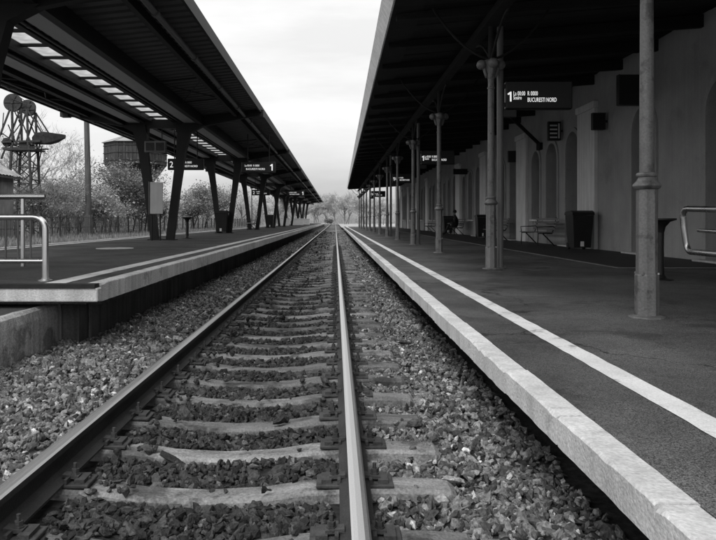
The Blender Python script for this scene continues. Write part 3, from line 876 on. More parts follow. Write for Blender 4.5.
# ------------------------------------------------------------------ station building
BY0, BY1, ZTOP = 2.0, 88.0, 8.2
ops = [(12.9, 14.1, 'door'), (16.4, 17.62, 'door')]
z = 21.45
while z < 84:
    ops += [(z, z + 1.25, 'door'), (z + 2.15, z + 3.35, 'window'), (z + 4.15, z + 5.15, 'window')]
    z += 7.25
ops = [o for o in ops if o[1] < BY1 - .5]
building = thing('station_building', 'long plastered station building with arched doors and windows on the right', 'building', (XW, 40, ZR))
TH = .62
mb = MB()
cur = BY0
for a, b_, kd in ops:
    mb.box(XW, XW + TH, cur, a, ZR - .1, ZTOP)                     # pier
    w = b_ - a; rad = w / 2; zs = 3.30 if kd == 'door' else 3.2; c = (a + b_) / 2
    NS = 12
    for i in range(NS):                                           # spandrel above the arch
        t0, t1 = math.pi * i / NS, math.pi * (i + 1) / NS
        y0_, y1_ = c - rad * math.cos(t0), c - rad * math.cos(t1)
        z0_, z1_ = zs + rad * math.sin(t0), zs + rad * math.sin(t1)
        vs = []
        for x in (XW, XW + TH): vs += [(x, y0_, z0_), (x, y1_, z1_), (x, y1_, ZTOP), (x, y0_, ZTOP)]
        mb.add(vs, [(0, 1, 2, 3), (4, 5, 6, 7), (0, 1, 5, 4)])
    if kd == 'window':
        mb.box(XW + .02, XW + TH, a, b_, ZR - .1, ZR + .86)
    cur = b_
mb.box(XW, XW + TH, cur, BY1, ZR - .1, ZTOP)
mb.build('wall', 'plaster', building)
mb = MB()
mb.box(XW + TH, XW + 11, BY1 - .4, BY1, ZR - .1, ZTOP); mb.box(XW + TH, XW + 11, BY0, BY0 + .4, ZR - .1, ZTOP)
mb.box(XW + 10.6, XW + 11, BY0 + .4, BY1 - .4, ZR - .1, ZTOP)
mb.build('outer_wall', 'plaster', building)
mb = MB()
mb.prism([(XW - .4, ZTOP), (XW + 11.4, ZTOP), (XW + 5.5, ZTOP + 3.2)], 'y', BY0 - .4, BY1 + .4)
mb.build('roof', 'shedroof', building)
mb = MB().prism([(XW - .001, ZR), (XW - .05, ZR), (XW - .05, ZR + .30), (XW - .02, ZR + .36), (XW - .001, ZR + .36)], 'y', BY0, 12.8)
mb.build('plinth', 'trim', building)
for k, pz in enumerate([20.0 + 7.25 * i for i in range(9)]):
    mb = MB()
    mb.cbox(XW - .11, XW + .01, pz, pz + 1.40, ZR + .005, 4.35, .015)
    mb.cbox(XW - .16, XW + .01, pz - .05, pz + 1.44, 4.352, 4.55, .02)
    mb.build('pilaster', 'trim', building)
for a, b_, kd in ops:
    w = b_ - a; rad = w / 2; zs = 3.30 if kd == 'door' else 3.2; c = (a + b_) / 2
    # moulding round the opening
    mb = MB(); NS = 14
    zb = ZR + .01 if kd == 'door' else ZR + .90
    inner = [(a - .002, zb)] + [(c - (rad + .002) * math.cos(math.pi * i / NS), zs + (rad + .002) * math.sin(math.pi * i / NS)) for i in range(NS + 1)] + [(b_ + .002, zb)]
    ro = rad + .14
    outer = [(a - .14, zb)] + [(c - ro * math.cos(math.pi * i / NS), zs + ro * math.sin(math.pi * i / NS)) for i in range(NS + 1)] + [(b_ + .14, zb)]
    if kd == 'door' and a > 20: outer = [(max(y, a - .045), z_) for y, z_ in outer]
    vs = []
    for p, q in zip(inner, outer):
        vs += [(XW + .01, *p), (XW - .045, p[0], p[1]), (XW - .045, q[0], q[1]), (XW + .01, *q)]
    fs = []
    for i in range(len(inner) - 1):
        for k in range(4): fs.append((i * 4 + k, i * 4 + (k + 1) % 4, i * 4 + 4 + (k + 1) % 4, i * 4 + 4 + k))
    fs += [(0, 1, 2, 3), tuple(range(len(vs) - 4, len(vs)))]
    mb.add(vs, fs); mb.build('moulding', 'plaster', building)
    # infill
    xf = XW + .44
    z0_ = ZR + .02 if kd == 'door' else ZR + .87
    arc = [(c - rad * math.cos(math.pi * i / 12), zs + rad * math.sin(math.pi * i / 12)) for i in range(13)]
    def frame_ring(y0, y1, z0, z1, t, x0, x1):
        m_ = MB()
        m_.box(x0, x1, y0, y0 + t, z0, z1).box(x0, x1, y1 - t, y1, z0, z1)
        m_.box(x0 + .002, x1 - .002, y0 + t, y1 - t, z0, z0 + t).box(x0 + .002, x1 - .002, y0 + t, y1 - t, z1 - t, z1)
        return m_
    if kd == 'door':
        d = MB()
        d.box(xf + .02, xf + .07, a + .002, b_ - .002, z0_, zs - .05)
        d = d.build('door', 'doorwood', building)
        m_ = MB()
        for y0, y1 in ((a + .06, c - .03), (c + .03, b_ - .06)):
            m_.cbox(xf + .005, xf + .022, y0 + .06, y1 - .06, z0_ + .15, z0_ + .85, .006)
        m_.build('panel', 'doorwood', d)
        m_ = MB()
        for y0, y1 in ((a + .06, c - .03), (c + .03, b_ - .06)): m_.box(xf + .008, xf + .021, y0 + .06, y1 - .06, z0_ + 1.05, zs - .2)
        m_.build('pane', 'glass', d)
        MB().box(xf - .03, xf + .025, c + .02, c + .05, z0_ + .93, z0_ + 1.08).build('handle', 'chrome', d)
        m_ = MB().prism([(a + .002, zs - .048)] + arc[::1] + [(b_ - .002, zs - .048)], 'x', xf + .04, xf + .05)
        f = m_.build('fanlight', 'glass', building)
        m_ = MB().box(xf - .01, xf + .06, a + .002, b_ - .002, zs - .06, zs + .02)
        m_.box(xf + .0, xf + .038, c - .025, c + .025, zs + .02, zs + rad - .02); m_.build('transom', 'winframe', f)
        MB().cbox(XW - .30, XW + .3, a - .05, b_ + .05, ZR + .007, ZR + .05, .008).build('doorstep', 'kerb', building)
    else:
        wn = frame_ring(a + .002, b_ - .002, z0_, zs, .06, xf, xf + .06).box(xf + .005, xf + .055, c - .03, c + .03, z0_ + .06, zs - .06).box(xf + .01, xf + .05, a + .06, b_ - .06, zs - .75, zs - .70)
        wn = wn.build('window', 'winframe', building)
        MB().box(xf + .022, xf + .032, a + .03, b_ - .03, z0_ + .03, zs - .03).build('pane', 'glass', wn)
        MB().prism(arc, 'x', xf + .02, xf + .03).build('pane', 'glass', wn)
        MB().cbox(XW - .10, XW + .44, a - .12, b_ + .12, ZR + .80, ZR + .872, .012).build('sill', 'trim', wn)

# ------------------------------------------------------------------ right canopy (along the building)
roofR = thing('station_canopy', 'wide dark timber canopy over the right platform with pale fascia edge', 'canopy', (4.0, 40, 4.7))
RY0, RY1 = -2.0, 81.5
def zsof(x): return 4.73 + (x - .977) * (.58 / 6.52)
def xbot(y): return .977 + .0058 * (y - 16.5)
def xtop(y): return .847 + .0075 * (y - 17.7)
pl = MB()
vs = []
xa, xb_ = 1.5, XW
for x in (xa, xb_):
    vs += [(x, .006, zsof(x) + .02), (x, .394, zsof(x) + .02), (x, .394, zsof(x) + .05), (x, .006, zsof(x) + .05)]
pl.add(vs, [(0, 1, 2, 3), (4, 5, 6, 7), (0, 1, 5, 4), (1, 2, 6, 5), (2, 3, 7, 6), (3, 0, 4, 7)])
plme = pl.mesh('plank', 'soffit')
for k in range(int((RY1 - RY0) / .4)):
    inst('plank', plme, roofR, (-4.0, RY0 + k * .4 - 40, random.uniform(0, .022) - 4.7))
mb = MB()   # eave board between the planks and the fascia
ys = np.arange(RY0, RY1 + .1, 2.0)
for y0, y1 in zip(ys[:-1], ys[1:]):
    vs = []
    for y in (y0, y1):
        vs += [(xbot(y) + .002, y, zsof(xbot(y)) + .0), (1.52, y, zsof(1.52) + .015), (1.52, y, zsof(1.52) + .06), (xbot(y) + .002, y, zsof(xbot(y)) + .05)]
    mb.add(vs, [(0, 1, 5, 4), (1, 2, 6, 5), (2, 3, 7, 6), (3, 0, 4, 7)])
mb.build('eave_board', 'soffit', roofR)
mb = MB()
vs = []
for y in ys:
    vs += [(xbot(y), y, 4.71), (xtop(y), y, 4.98), (xtop(y) + .05, y, 4.99), (xbot(y) + .03, y, 4.71)]
fs = []
for i in range(len(ys) - 1):
    for k in range(4): fs.append((i * 4 + k, i * 4 + (k + 1) % 4, i * 4 + 4 + (k + 1) % 4, i * 4 + 4 + k))
fs += [(0, 1, 2, 3), tuple(range(len(vs) - 4, len(vs)))]
mb.add(vs, fs); mb.build('fascia', 'fascia', roofR)
mb = MB()
vs = []
for y in (RY0, RY1):
    vs += [(xtop(y) + .06, y, 4.985), (XW + .02, y, zsof(XW) + .25), (XW + .02, y, zsof(XW) + .10), (xtop(y) + .20, y, 4.83)]
mb.add(vs, [(0, 1, 2, 3), (4, 5, 6, 7), (0, 1, 5, 4), (1, 2, 6, 5), (2, 3, 7, 6), (3, 0, 4, 7)])
mb.build('roof', 'dark_steel', roofR)
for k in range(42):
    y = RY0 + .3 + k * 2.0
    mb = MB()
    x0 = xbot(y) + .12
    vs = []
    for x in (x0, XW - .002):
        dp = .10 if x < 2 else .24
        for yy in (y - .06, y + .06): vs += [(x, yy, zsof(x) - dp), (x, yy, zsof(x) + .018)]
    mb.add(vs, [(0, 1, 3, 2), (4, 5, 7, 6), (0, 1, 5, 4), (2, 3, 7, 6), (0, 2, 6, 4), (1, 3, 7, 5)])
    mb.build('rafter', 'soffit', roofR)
XC = 2.672
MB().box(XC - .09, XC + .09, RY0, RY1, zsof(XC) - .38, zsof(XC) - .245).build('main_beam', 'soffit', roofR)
MB().beam((XW - .02, 25.5, 3.86), (6.35, 25.5, 4.95), .09, .11).build('knee_brace', 'soffit', roofR)
MB().box(XW - .12, XW - .002, 25.3, 25.7, 3.70, 3.95).build('wall_bracket', 'soffit', roofR)

# ------------------------------------------------------------------ cast iron columns
COLS = 6.005
col_group = 'cast iron columns along the right platform'
col0 = thing('iron_column', 'nearest cast iron column with octagonal foot and collar, largest on the right', 'column', (0, 0, 0), col_group)
o8 = math.pi / 8
mb = MB().lathe([(.15, 0), (.145, .012), (.115, .022)], n=8, phase=o8)
mb.build('base_plate', 'iron', col0)
mb = MB().lathe([(.098, .022), (.098, .36), (.090, .372)], n=8, phase=o8)
mb.build('foot', 'iron', col0)
for k in range(4):
    an = math.pi / 4 + k * math.pi / 2
    MB().lathe([(.012, 0), (.012, .015), (.006, .02)], (.094 * math.cos(an), .094 * math.sin(an), .37), n=6).build('bolt', 'chrome' if k == 3 else 'iron', col0)
MB().lathe([(.088, .37), (.085, 1.10)], n=8, phase=o8).build('lower_shaft', 'iron', col0)
MB().lathe([(.086, 1.095), (.105, 1.105), (.116, 1.125), (.112, 1.14), (.088, 1.165), (.070, 1.19), (.070, 1.20), (.084, 1.208), (.088, 1.222), (.082, 1.235), (.060, 1.245)], n=24).build('collar', 'iron', col0, smooth='auto')
MB().lathe([(.061, 1.24), (.058, 2.0), (.052, 3.08), (.062, 3.085), (.064, 3.11), (.052, 3.12), (.052, 3.26)], n=20).build('shaft', 'iron', col0, smooth='auto')
mb = MB().lathe([(.053, 3.25), (.062, 3.27), (.064, 3.30), (.075, 3.38), (.105, 3.48), (.135, 3.55), (.125, 3.57), (.10, 3.575)], n=20)
cp = mb.build('capital', 'iron', col0, smooth='auto')
for k in range(4):   # scroll at each side
    an = k * math.pi / 2 + math.pi
    dx, dy = math.cos(an), math.sin(an)
    pts, rs = [], []
    for i in range(15):
        t = i / 14
        if i < 6:
            s_ = i / 5
            pts.append((dx * (.075 + .045 * s_), dy * (.075 + .045 * s_), 3.28 + .17 * s_)); rs.append(.024 + .010 * s_)
        else:
            s_ = (i - 5) / 9
            rr = .062 * (1 - .55 * s_); th = math.pi + s_ * math.pi * 1.9
            cx_ = .150
            pts.append((dx * (cx_ + rr * math.cos(-th) * 1.0), dy * (cx_ + rr * math.cos(-th)), 3.485 + rr * math.sin(-th) * -1 if False else 3.485 + rr * math.sin(math.pi - (th - math.pi)))); rs.append(.034)
    MB().tube(pts, rs, 8).build('scroll', 'iron', cp, smooth=True)
    MB().lathe([(.012, -.085), (.050, -.075), (.078, -.04), (.084, 0), (.078, .04), (.050, .075), (.012, .085)], (dx * .165, dy * .165, 3.50), n=12, ax=(dy, dx, 0)).build('scroll_boss', 'iron', cp, smooth=True)
MB().lathe([(.05, 3.58), (.045, 4.15)], n=12).build('upper_shaft', 'soffit', col0, smooth='auto')
for sg in (-1, 1):
    pts = [(0, sg * (.05 + 1.15 * t), 3.60 + .50 * math.sin(t * math.pi / 2)) for t in [i / 8 for i in range(9)]]
    MB().tube(pts, .022, 6).build('arched_brace', 'soffit', col0, smooth='auto')
    pts = [(sg * (.05 + .95 * t), 0, 3.60 + .62 * t * t + .25 * t) for t in [i / 8 for i in range(9)]]
    MB().tube(pts, .022, 6).build('arched_brace', 'soffit', col0, smooth='auto')
col0.location = (XC, COLS, ZR); ORG[col0.name] = Vector((0, 0, 0))
for k in range(2, 14):
    dup(col0, (XC, COLS * k, ZR), 0, f'{ORD[k-1]} cast iron column from the front in the row on the right platform')

# ------------------------------------------------------------------ departure signs on plain poles
def digit_one(h, parent, loc):
    w = h * .17
    return MB().prism([(-w, 0), (-w, h * .74), (-w * 1.9, h * .66), (-w * 2.5, h * .78), (-w * .7, h), (0, h), (0, 0)], 'y', 0, -.003).build('number', 'sign_text', parent, local=True), None
def put_one(h, parent, loc):
    o, _ = digit_one(h, parent, loc); o.location = loc; return o
def right_sign(k, y, label, lines):
    t = thing('departure_sign', label, 'sign', (2.872, y, ZR), 'departure signs hung on poles along the right platform')
    m_ = MB().lathe([(.11, 0), (.11, .015), (.062, .02), (.058, .05), (.056, 4.20)], n=16); m_.build('pole', 'iron_plain', t, smooth='auto', local=True)
    z0, z1, x0, x1 = 2.76, 3.25, .085, 1.24
    p = MB().cbox(x0, x1, -.075, .075, z0, z1, .02).build('panel', 'black', t, local=True)
    m_ = MB().box(.05, x0 + .01, -.03, .03, z0 + .05, z0 + .12); m_.box(.05, x0 + .01, -.03, .03, z1 - .12, z1 - .05); m_.build('clamp', 'black', t, local=True)
    MB().cbox(.04, .28, -.05, .05, 2.62, z0 - .002, .01).build('clamp_box', 'black', t, local=True)
    f = -.0765
    put_one(.17, p, (x0 + .095, f, z0 + .13))
    for (s, x, zz, sz, sx) in lines:
        text_obj('lettering', s, sz, 'sign_text', p, (x0 + x, f, z0 + zz), sx)
    return t
LN = [('La 00:00', .125, .235, .105, .58), ('Sosire', .125, .165, .095, .62), ('R 0000', .37, .235, .105, .60), ('BUCURESTI NORD', .37, .125, .105, .58)]
right_sign(0, 12.2, 'nearest black departure sign with white lettering on a plain pole', LN)
right_sign(1, 24.2, 'second black departure sign on a pole beside the fourth iron column', LN)
right_sign(2, 36.2, 'third black departure sign on a pole further along the right platform', LN)
right_sign(3, 57.5, 'farthest black departure sign near the open end of right canopy', LN)

# ------------------------------------------------------------------ signs hung under the island canopy
def left_sign(label, x, y, num, numleft, w=1.26, zc=3.10):
    t = thing('hanging_sign', label, 'sign', (x, y, zc), 'black track signs hung under the island canopy')
    p = MB().cbox(-w / 2, w / 2, -.07, .07, -.20, .20, .02).build('panel', 'black', t, local=True)
    for sx in (-.4, .4):
        MB().tube([(sx, 0, .19), (sx, 0, 4.34 - zc)], .018, 8).build('hanger', 'dark_steel', t, local=True)
    f = -.0715
    if num == '1': put_one(.24, p, (w / 2 - .10, f, -.12))
    else: text_obj('number', num, .30, 'sign_text', p, (-w / 2 + .07, f, -.11), .9)
    xo = -w / 2 + (.30 if numleft else .12)
    text_obj('lettering', 'La 00:00  R 0000', .10, 'sign_text', p, (xo, f, .03), .8)
    text_obj('lettering', 'BUCURESTI NORD', .10, 'sign_text', p, (xo + .05, f, -.10), .85)
    return t
left_sign('black sign with number 2 hung behind the nearest V support', -5.25, 24.6, '2', True)
left_sign('black sign with number 1 hung near the track edge of the canopy', -2.85, 26.0, '1', False)
left_sign('smaller looking black sign 2 hung further along the island canopy', -5.25, 49.4, '2', True)
left_sign('farther black sign 1 hung at the track edge of the canopy', -2.85, 50.8, '1', False)

# framed lamp box between the V legs
t = thing('lamp_box', 'small framed twin lamp box hung between the nearest V legs', 'lamp', (-5.62, 21.9, 3.25))
MB().cbox(-.33, .33, -.08, .08, 0, .36, .015).build('housing', 'pipe', t, local=True)
mb = MB()
for a, b_ in ((-.28, -.03), (.03, .28)): mb.box(a, b_, -.092, -.081, .06, .30)
mb.build('lamp_glass', 'glass', t, local=True)
MB().tube([(-.2, 0, .355), (-.2, 0, .85)], .015, 6).build('hanger', 'dark_steel', t, local=True)
MB().tube([(.2, 0, .355), (.2, 0, .85)], .015, 6).build('hanger', 'dark_steel', t, local=True)

# ------------------------------------------------------------------ left platform furniture
t = thing('notice_board', 'upright pale notice board on two posts beside nearest V support', 'notice board', (-5.53, 21.6, ZL), rz=R(24))
for sx in (-.13, .13): MB().tube([(sx, 0, 0), (sx, 0, .95)], .025, 8).build('post', 'dark_steel', t, local=True)
b = MB().cbox(-.20, .20, -.06, .06, .82, 1.80, .015).build('cabinet', 'noticeface', t, local=True)
MB().box(-.17, .17, -.066, -.061, .86, 1.76).build('face', 'noticeface', b, local=True)
MB().cbox(-.225, -.202, -.07, .07, .80, 1.82, .008).build('side_panel', 'black', t, local=True)

def pedestal(label, loc, h):
    t = thing('pedestal_ashtray', label, 'ashtray', loc, 'flared black pedestal ashtrays on the platforms')
    MB().lathe([(.17, 0), (.17, .012), (.09, .03), (.055, .08)], n=20).build('base', 'black', t, smooth='auto', local=True)
    MB().lathe([(.056, .075), (.048, h * .5), (.052, h * .78)], n=16).build('stem', 'black', t, smooth='auto', local=True)
    MB().lathe([(.053, h * .77), (.07, h * .86), (.13, h * .945), (.21, h * .975), (.21, h), (.18, h), (.12, h * .96), (.05, h * .93)], n=24).build('bowl', 'black', t, smooth='auto', local=True)
pedestal('black flared pedestal ashtray half hidden behind the nearest iron column', (4.53, 9.76, ZR), .86)
pedestal('small black flared pedestal ashtray beside the nearest V support', (-5.12, 24.2, ZL), .74)

def railing_left():
    t = thing('railing', 'near tubular steel railing with balusters at the end of the left platform', 'railing', (-2.97, 7.17, ZL), 'steel railings round the underpass stairs')
    H = .655; r_ = .032
    pts = [(0, 0, 0), (0, 0, H - .12)] + [(-.12 + .12 * math.cos(a), 0, H - .12 + .12 * math.sin(a)) for a in [R(x) for x in (18, 36, 54, 72, 90)]] + [(-2.6, 0, H)]
    MB().tube(pts, r_, 14).build('top_rail', 'chrome', t, smooth='auto', local=True)
    MB().tube([(-.01, 0, .205), (-2.6, 0, .205)], .024, 12).build('bottom_rail', 'chrome', t, smooth='auto', local=True)
    MB().lathe([(.07, 0), (.07, .012), (.04, .018), (.04, .03)], n=18).build('foot_flange', 'chrome', t, smooth='auto', local=True)
    for k in range(19):
        x = -.15 - k * .128
        MB().tube([(x, 0, .205), (x, 0, H - .01)], .011, 8).build('baluster', 'pipe', t, smooth='auto', local=True)
    MB().tube([(-2.6, 0, 0), (-2.6, 0, H)], r_, 14).build('end_post', 'chrome', t, smooth='auto', local=True)
railing_left()
t = thing('railing', 'taller pale handrail behind the near railing on left platform', 'railing', (-3.94, 9.5, ZL), 'steel railings round the underpass stairs')
MB().tube([(0, 0, .945), (-3.0, 0, .945)], .042, 14).build('handrail', 'chrome', t, smooth='auto', local=True)
MB().lathe([(.042, 0), (.042, .006), (.02, .01)], (0, 0, .945), 14, ax=(1, 0, 0)).build('end_cap', 'chrome', t, smooth='auto', local=True)
for x in (-.30, -1.6, -2.9): MB().tube([(x, 0, 0), (x, 0, .93)], .028, 12).build('post', 'chrome', t, smooth='auto', local=True)

t = thing('railing', 'bent steel tube railing with rounded corners at the right edge', 'railing', (4.72, 9.5, ZR), 'steel railings round the underpass stairs')
def lerp(a, b, s): return tuple(a[i] + (b[i] - a[i]) * s for i in range(3))
TL, TR = (0, 0, .99), (-.10, -4.0, .88)
BL, BR = (.05, 0, .41), (-.02, -4.0, .41)
pts = [TR, lerp(TL, TR, .04)] + [(0 + .0 * a, -.10 + .10 * math.sin(a) if False else -.11 * (1 - math.sin(a)), .99 - .11 * (1 - math.cos(a))) for a in [R(x) for x in (20, 45, 70, 90)]]
pts += [(.01, 0, .75), (.04, 0, .52)] + [(.05, -.11 * (1 - math.cos(a)), .41 + .11 * (1 - math.sin(a))) for a in [R(x) for x in (20, 45, 70, 90)]] + [BR]
MB().tube(pts, .040, 14).build('frame', 'chrome', t, smooth='auto', local=True)
MB().tube([(.03, -.35, .70), (-.05, -4.0, .64)], .026, 12).build('middle_rail', 'chrome', t, smooth='auto', local=True)
for s in (.45, .98):
    MB().tube([lerp(BL, BR, s)[:2] + (0,), lerp(TL, TR, s)], .034, 12).build('post', 'chrome', t, smooth='auto', local=True)

# waste bins
bin_group = 'tall black wheeled bins on the platforms'
def waste_bin(label, loc, rz):
    t = thing('waste_bin', label, 'bin', loc, bin_group, rz)
    m_ = MB()
    vs = []
    for z_, a, b_ in ((.06, .235, .26), (.55, .265, .30), (.98, .29, .335)):
        vs += [(-a, -b_, z_), (a, -b_, z_), (a, b_, z_), (-a, b_, z_)]
    fs = [(0, 1, 2, 3), (8, 9, 10, 11)]
    for k in range(2):
        for i in range(4): fs.append((k * 4 + i, k * 4 + (i + 1) % 4, k * 4 + 4 + (i + 1) % 4, k * 4 + 4 + i))
    m_.add(vs, fs); body = m_.build('body', 'plastic', t, local=True)
    m_ = MB().prism([(-.36, .985), (.35, .985), (.36, 1.02), (.30, 1.075), (-.20, 1.11), (-.34, 1.06)], 'x', -.31, .31); m_.build('lid', 'plastic', t, local=True)
    for s in (-1, 1):
        m_ = MB().lathe([(.03, -.03), (.095, -.03), (.095, .03), (.03, .03)], (s * .22, .27, .10), 18, ax=(1, 0, 0)); m_.build('wheel', 'rubber', t, smooth='auto', local=True)
    MB().box(-.06, .04, -.275, -.262, .10, .24).build('sticker', 'white', body, local=True)
    MB().tube([(-.26, .36, 1.02), (.26, .36, 1.02)], .018, 8).build('handle', 'plastic', t, local=True)
    return t
waste_bin('tall black bin against the wall behind the nearest column', (6.97, 20.0, ZR), 0)
waste_bin('black bin against the wall beside the second iron column', (6.97, 33.2, ZR), 0)
waste_bin('far black bin left of the seated person by the wall', (6.97, 43.4, ZR), 0)
waste_bin('black bin between the legs of the second V support', (-5.55, 34.2, ZL), 0)
waste_bin('small distant black bin under the fourth V support', (-5.45, 58.6, ZL), 0)

# benches
def bench(label, x, y0, y1, z0, face=-1, group='slatted benches along the station wall', white=False):
    """seat runs along Y; the back is on the +X side when face=-1"""
    t = thing('bench', label, 'bench', (x, (y0 + y1) / 2, z0), group)
    h = (y1 - y0) / 2
    w = 'white' if white else 'bench'
    for k in range(5): MB().cbox(-.22 + k * .095, -.14 + k * .095, -h, h, .43, .455, .006).build('seat_slat', w, t, local=True)
    for k in range(4):
        xo = .27 + k * .028
        MB().cbox(xo, xo + .022, -h, h, .52 + k * .105, .595 + k * .105, .006).build('back_slat', w, t, local=True)
    for yy in (-h + .2, h - .2):
        fr = MB().tube([(-.22, yy, 0), (-.20, yy, .41), (.24, yy, .41), (.30, yy, .55), (.385, yy, .93)], .02, 8).build('frame', 'dark_steel', t, smooth='auto', local=True)
        MB().tube([(-.05, yy, .40), (.34, yy, 0)], .02, 8).build('leg', 'dark_steel', t, smooth='auto', local=True)
        MB().tube([(-.21, yy, .42), (-.23, yy, .62), (.30, yy, .64)], .016, 8).build('armrest', 'dark_steel', t, smooth='auto', local=True)
    return t
bench('nearest slatted bench by the station wall beyond the big bin', 6.75, 22.4, 24.8, ZR)
bench('slatted bench by the wall just right of the sign pole', 6.75, 28.6, 31.0, ZR)
bench('slatted bench by the wall on which a person sits', 6.75, 38.3, 40.7, ZR)
bench('far slatted bench by the wall left of the third column', 6.75, 49.0, 51.4, ZR)
bench('pale slatted bench at the third V support on the island', -5.6, 46.0, 48.4, ZL, group='benches on the island platform', white=True)

# white stair parapets at the far end of the island
for i, (x, y, w, l) in enumerate(((-6.1, 84, 1.1, .25), (-5.0, 92, 1.6, .25), (-4.6, 104, 1.6, .25))):
    t = thing('stair_parapet', 'low white parapet wall on the island, ' + ('nearest and leftmost' if i == 0 else 'middle one of the three' if i == 1 else 'farthest of the three'), 'wall', (x, y, ZL), 'low white parapets at the far end of the island platform')
    MB().cbox(-w / 2, w / 2, -l / 2, l / 2, 0, .82, .02).build('body', 'white', t, local=True)
    MB().cbox(-w / 2 - .04, w / 2 + .04, -l / 2 - .04, l / 2 + .04, .822, .89, .015).build('capping', 'white', t, local=True)

# things fixed to the station wall
def wall_sign(label, y, zc, w, h, m='black', out=.08):
    t = thing('projecting_sign', label, 'sign', (XW, y, zc), 'dark box signs fixed to the station wall')
    MB().cbox(-out - w, -out, -.07, .07, -h / 2, h / 2, .015).build('box', m, t, local=True)
    f = MB()
    f.box(-out - w - .006, -out - w + .02, -.078, .078, -h / 2, h / 2).box(-out - .02, -out + .006, -.078, .078, -h / 2, h / 2)
    f.box(-out - w + .02, -out - .02, -.076, .076, -h / 2 - .008, -h / 2 + .016)
    f.build('rim', 'winframe', t, local=True)
    MB().box(-out, .0, -.02, .02, -.03, .03).build('bracket', 'dark_steel', t, local=True)
    return t
wall_sign('big dark box sign high on the wall behind nearest column', 16.6, 4.22, .72, .72)
wall_sign('small dark box sign above the plain wall near the big bin', 19.3, 3.86, .34, .46)
t = wall_sign('small box sign with pale bars above the window beyond the bin', 23.1, 4.08, .40, .62)
mb = MB()
for k in range(4): mb.box(-.44, -.20, -.079, -.0705, -.24 + k * .13, -.19 + k * .13)
mb.box(-.17, -.12, -.079, -.0705, -.25, .24); mb.build('pale_bars', 'noticeface', t, local=True)
wall_sign('small dark box sign above the near bench', 28.7, 3.75, .34, .46)
wall_sign('flat dark sign over the seated person', 39.4, 3.88, .78, .30)

# ------------------------------------------------------------------ seated person
def person():
    t = thing('person', 'person in dark clothes sitting on a bench by the station wall', 'person', (6.70, 39.3, ZR))
    J = [('pelvis', (.10, 0, .52), .15), ('waist', (.11, 0, .68), .135), ('chest', (.07, 0, .88), .155), ('neckb', (.03, 0, 1.06), .085), ('neck', (.01, 0, 1.12), .055), ('head0', (-.01, 0, 1.19), .075), ('head1', (-.02, 0, 1.27), .095), ('head2', (-.01, 0, 1.34), .07)]
    idx = {}
    vs, es, rs = [], [], []
    def add(nm, p, r_, par=None):
        idx[nm] = len(vs); vs.append(p); rs.append(r_)
        if par: es.append((idx[par], idx[nm]))
    prev = None
    for nm, p, r_ in J: add(nm, p, r_, prev); prev = nm
    for s, S in ((-1, 'l'), (1, 'r')):
        add('hip' + S, (.06, s * .10, .51), .10, 'pelvis'); add('knee' + S, (-.36, s * .12, .52), .068, 'hip' + S)
        add('shin' + S, (-.47, s * .12, .28), .058, 'knee' + S); add('ankle' + S, (-.58, s * .12, .09), .042, 'shin' + S); add('toe' + S, (-.78, s * .14, .06), .038, 'ankle' + S)
        add('shoulder' + S, (.05, s * .19, 1.0), .068, 'chest'); add('elbow' + S, (-.02, s * .25, .74), .05, 'shoulder' + S)
        add('wrist' + S, (-.26, s * .15, .66), .034, 'elbow' + S); add('palm' + S, (-.33, s * .11, .655), .032, 'wrist' + S)
        for k in range(4): add(f'f{k}' + S, (-.41 + .008 * abs(k - 1), s * (.11 + (k - 1.5) * .022), .645), .010, 'palm' + S)
        add('thumb' + S, (-.36, s * .06, .67), .011, 'palm' + S)
    me = bpy.data.meshes.new('body'); me.from_pydata(vs, es, [])
    o = bpy.data.objects.new('body_tmp', me); COL.objects.link(o)
    sk = o.modifiers.new('skin', 'SKIN')
    for d, r_ in zip(me.skin_vertices[0].data, rs): d.radius = (r_, r_)
    me.skin_vertices[0].data[0].use_root = True
    o.modifiers.new('sub', 'SUBSURF').levels = 2
    dg = bpy.context.evaluated_depsgraph_get()
    bme = bpy.data.meshes.new_from_object(o.evaluated_get(dg)); bme.name = 'body'
    bpy.data.objects.remove(o)
    bme.materials.clear(); bme.materials.append(M['cloth']); bme.materials.append(M['skin'])
    for p in bme.polygons:
        p.use_smooth = True
        c = p.center
        p.material_index = 1 if (c.z > 1.13 or (c.x < -.29 and .6 < c.z < .72)) else 0
    body = inst('body', bme, t)
    MB().lathe([(.085, 1.26), (.108, 1.29), (.108, 1.34), (.085, 1.40), (.04, 1.43)], (.01, 0, 0), 16).build('hair', 'hair', t, smooth='auto', local=True)
    MB().lathe([(.008, -.03), (.018, .0), (.012, .03)], (-.125, 0, 1.25), 8).build('nose', 'skin', t, smooth='auto', local=True)
person()
t = thing('bag', 'dark bag with pale buckle on the seat beside the person', 'bag', (6.55, 38.75, ZR + .456))
MB().cbox(-.16, .16, -.12, .12, 0, .30, .05).build('body', 'cloth', t, local=True)
MB().tube([(-.09, 0, .29), (-.07, 0, .40), (.07, 0, .40), (.09, 0, .29)], .012, 8).build('handle', 'cloth', t, local=True)
MB().box(-.168, -.16, -.04, .04, .1, .18).build('buckle', 'white', t, local=True)

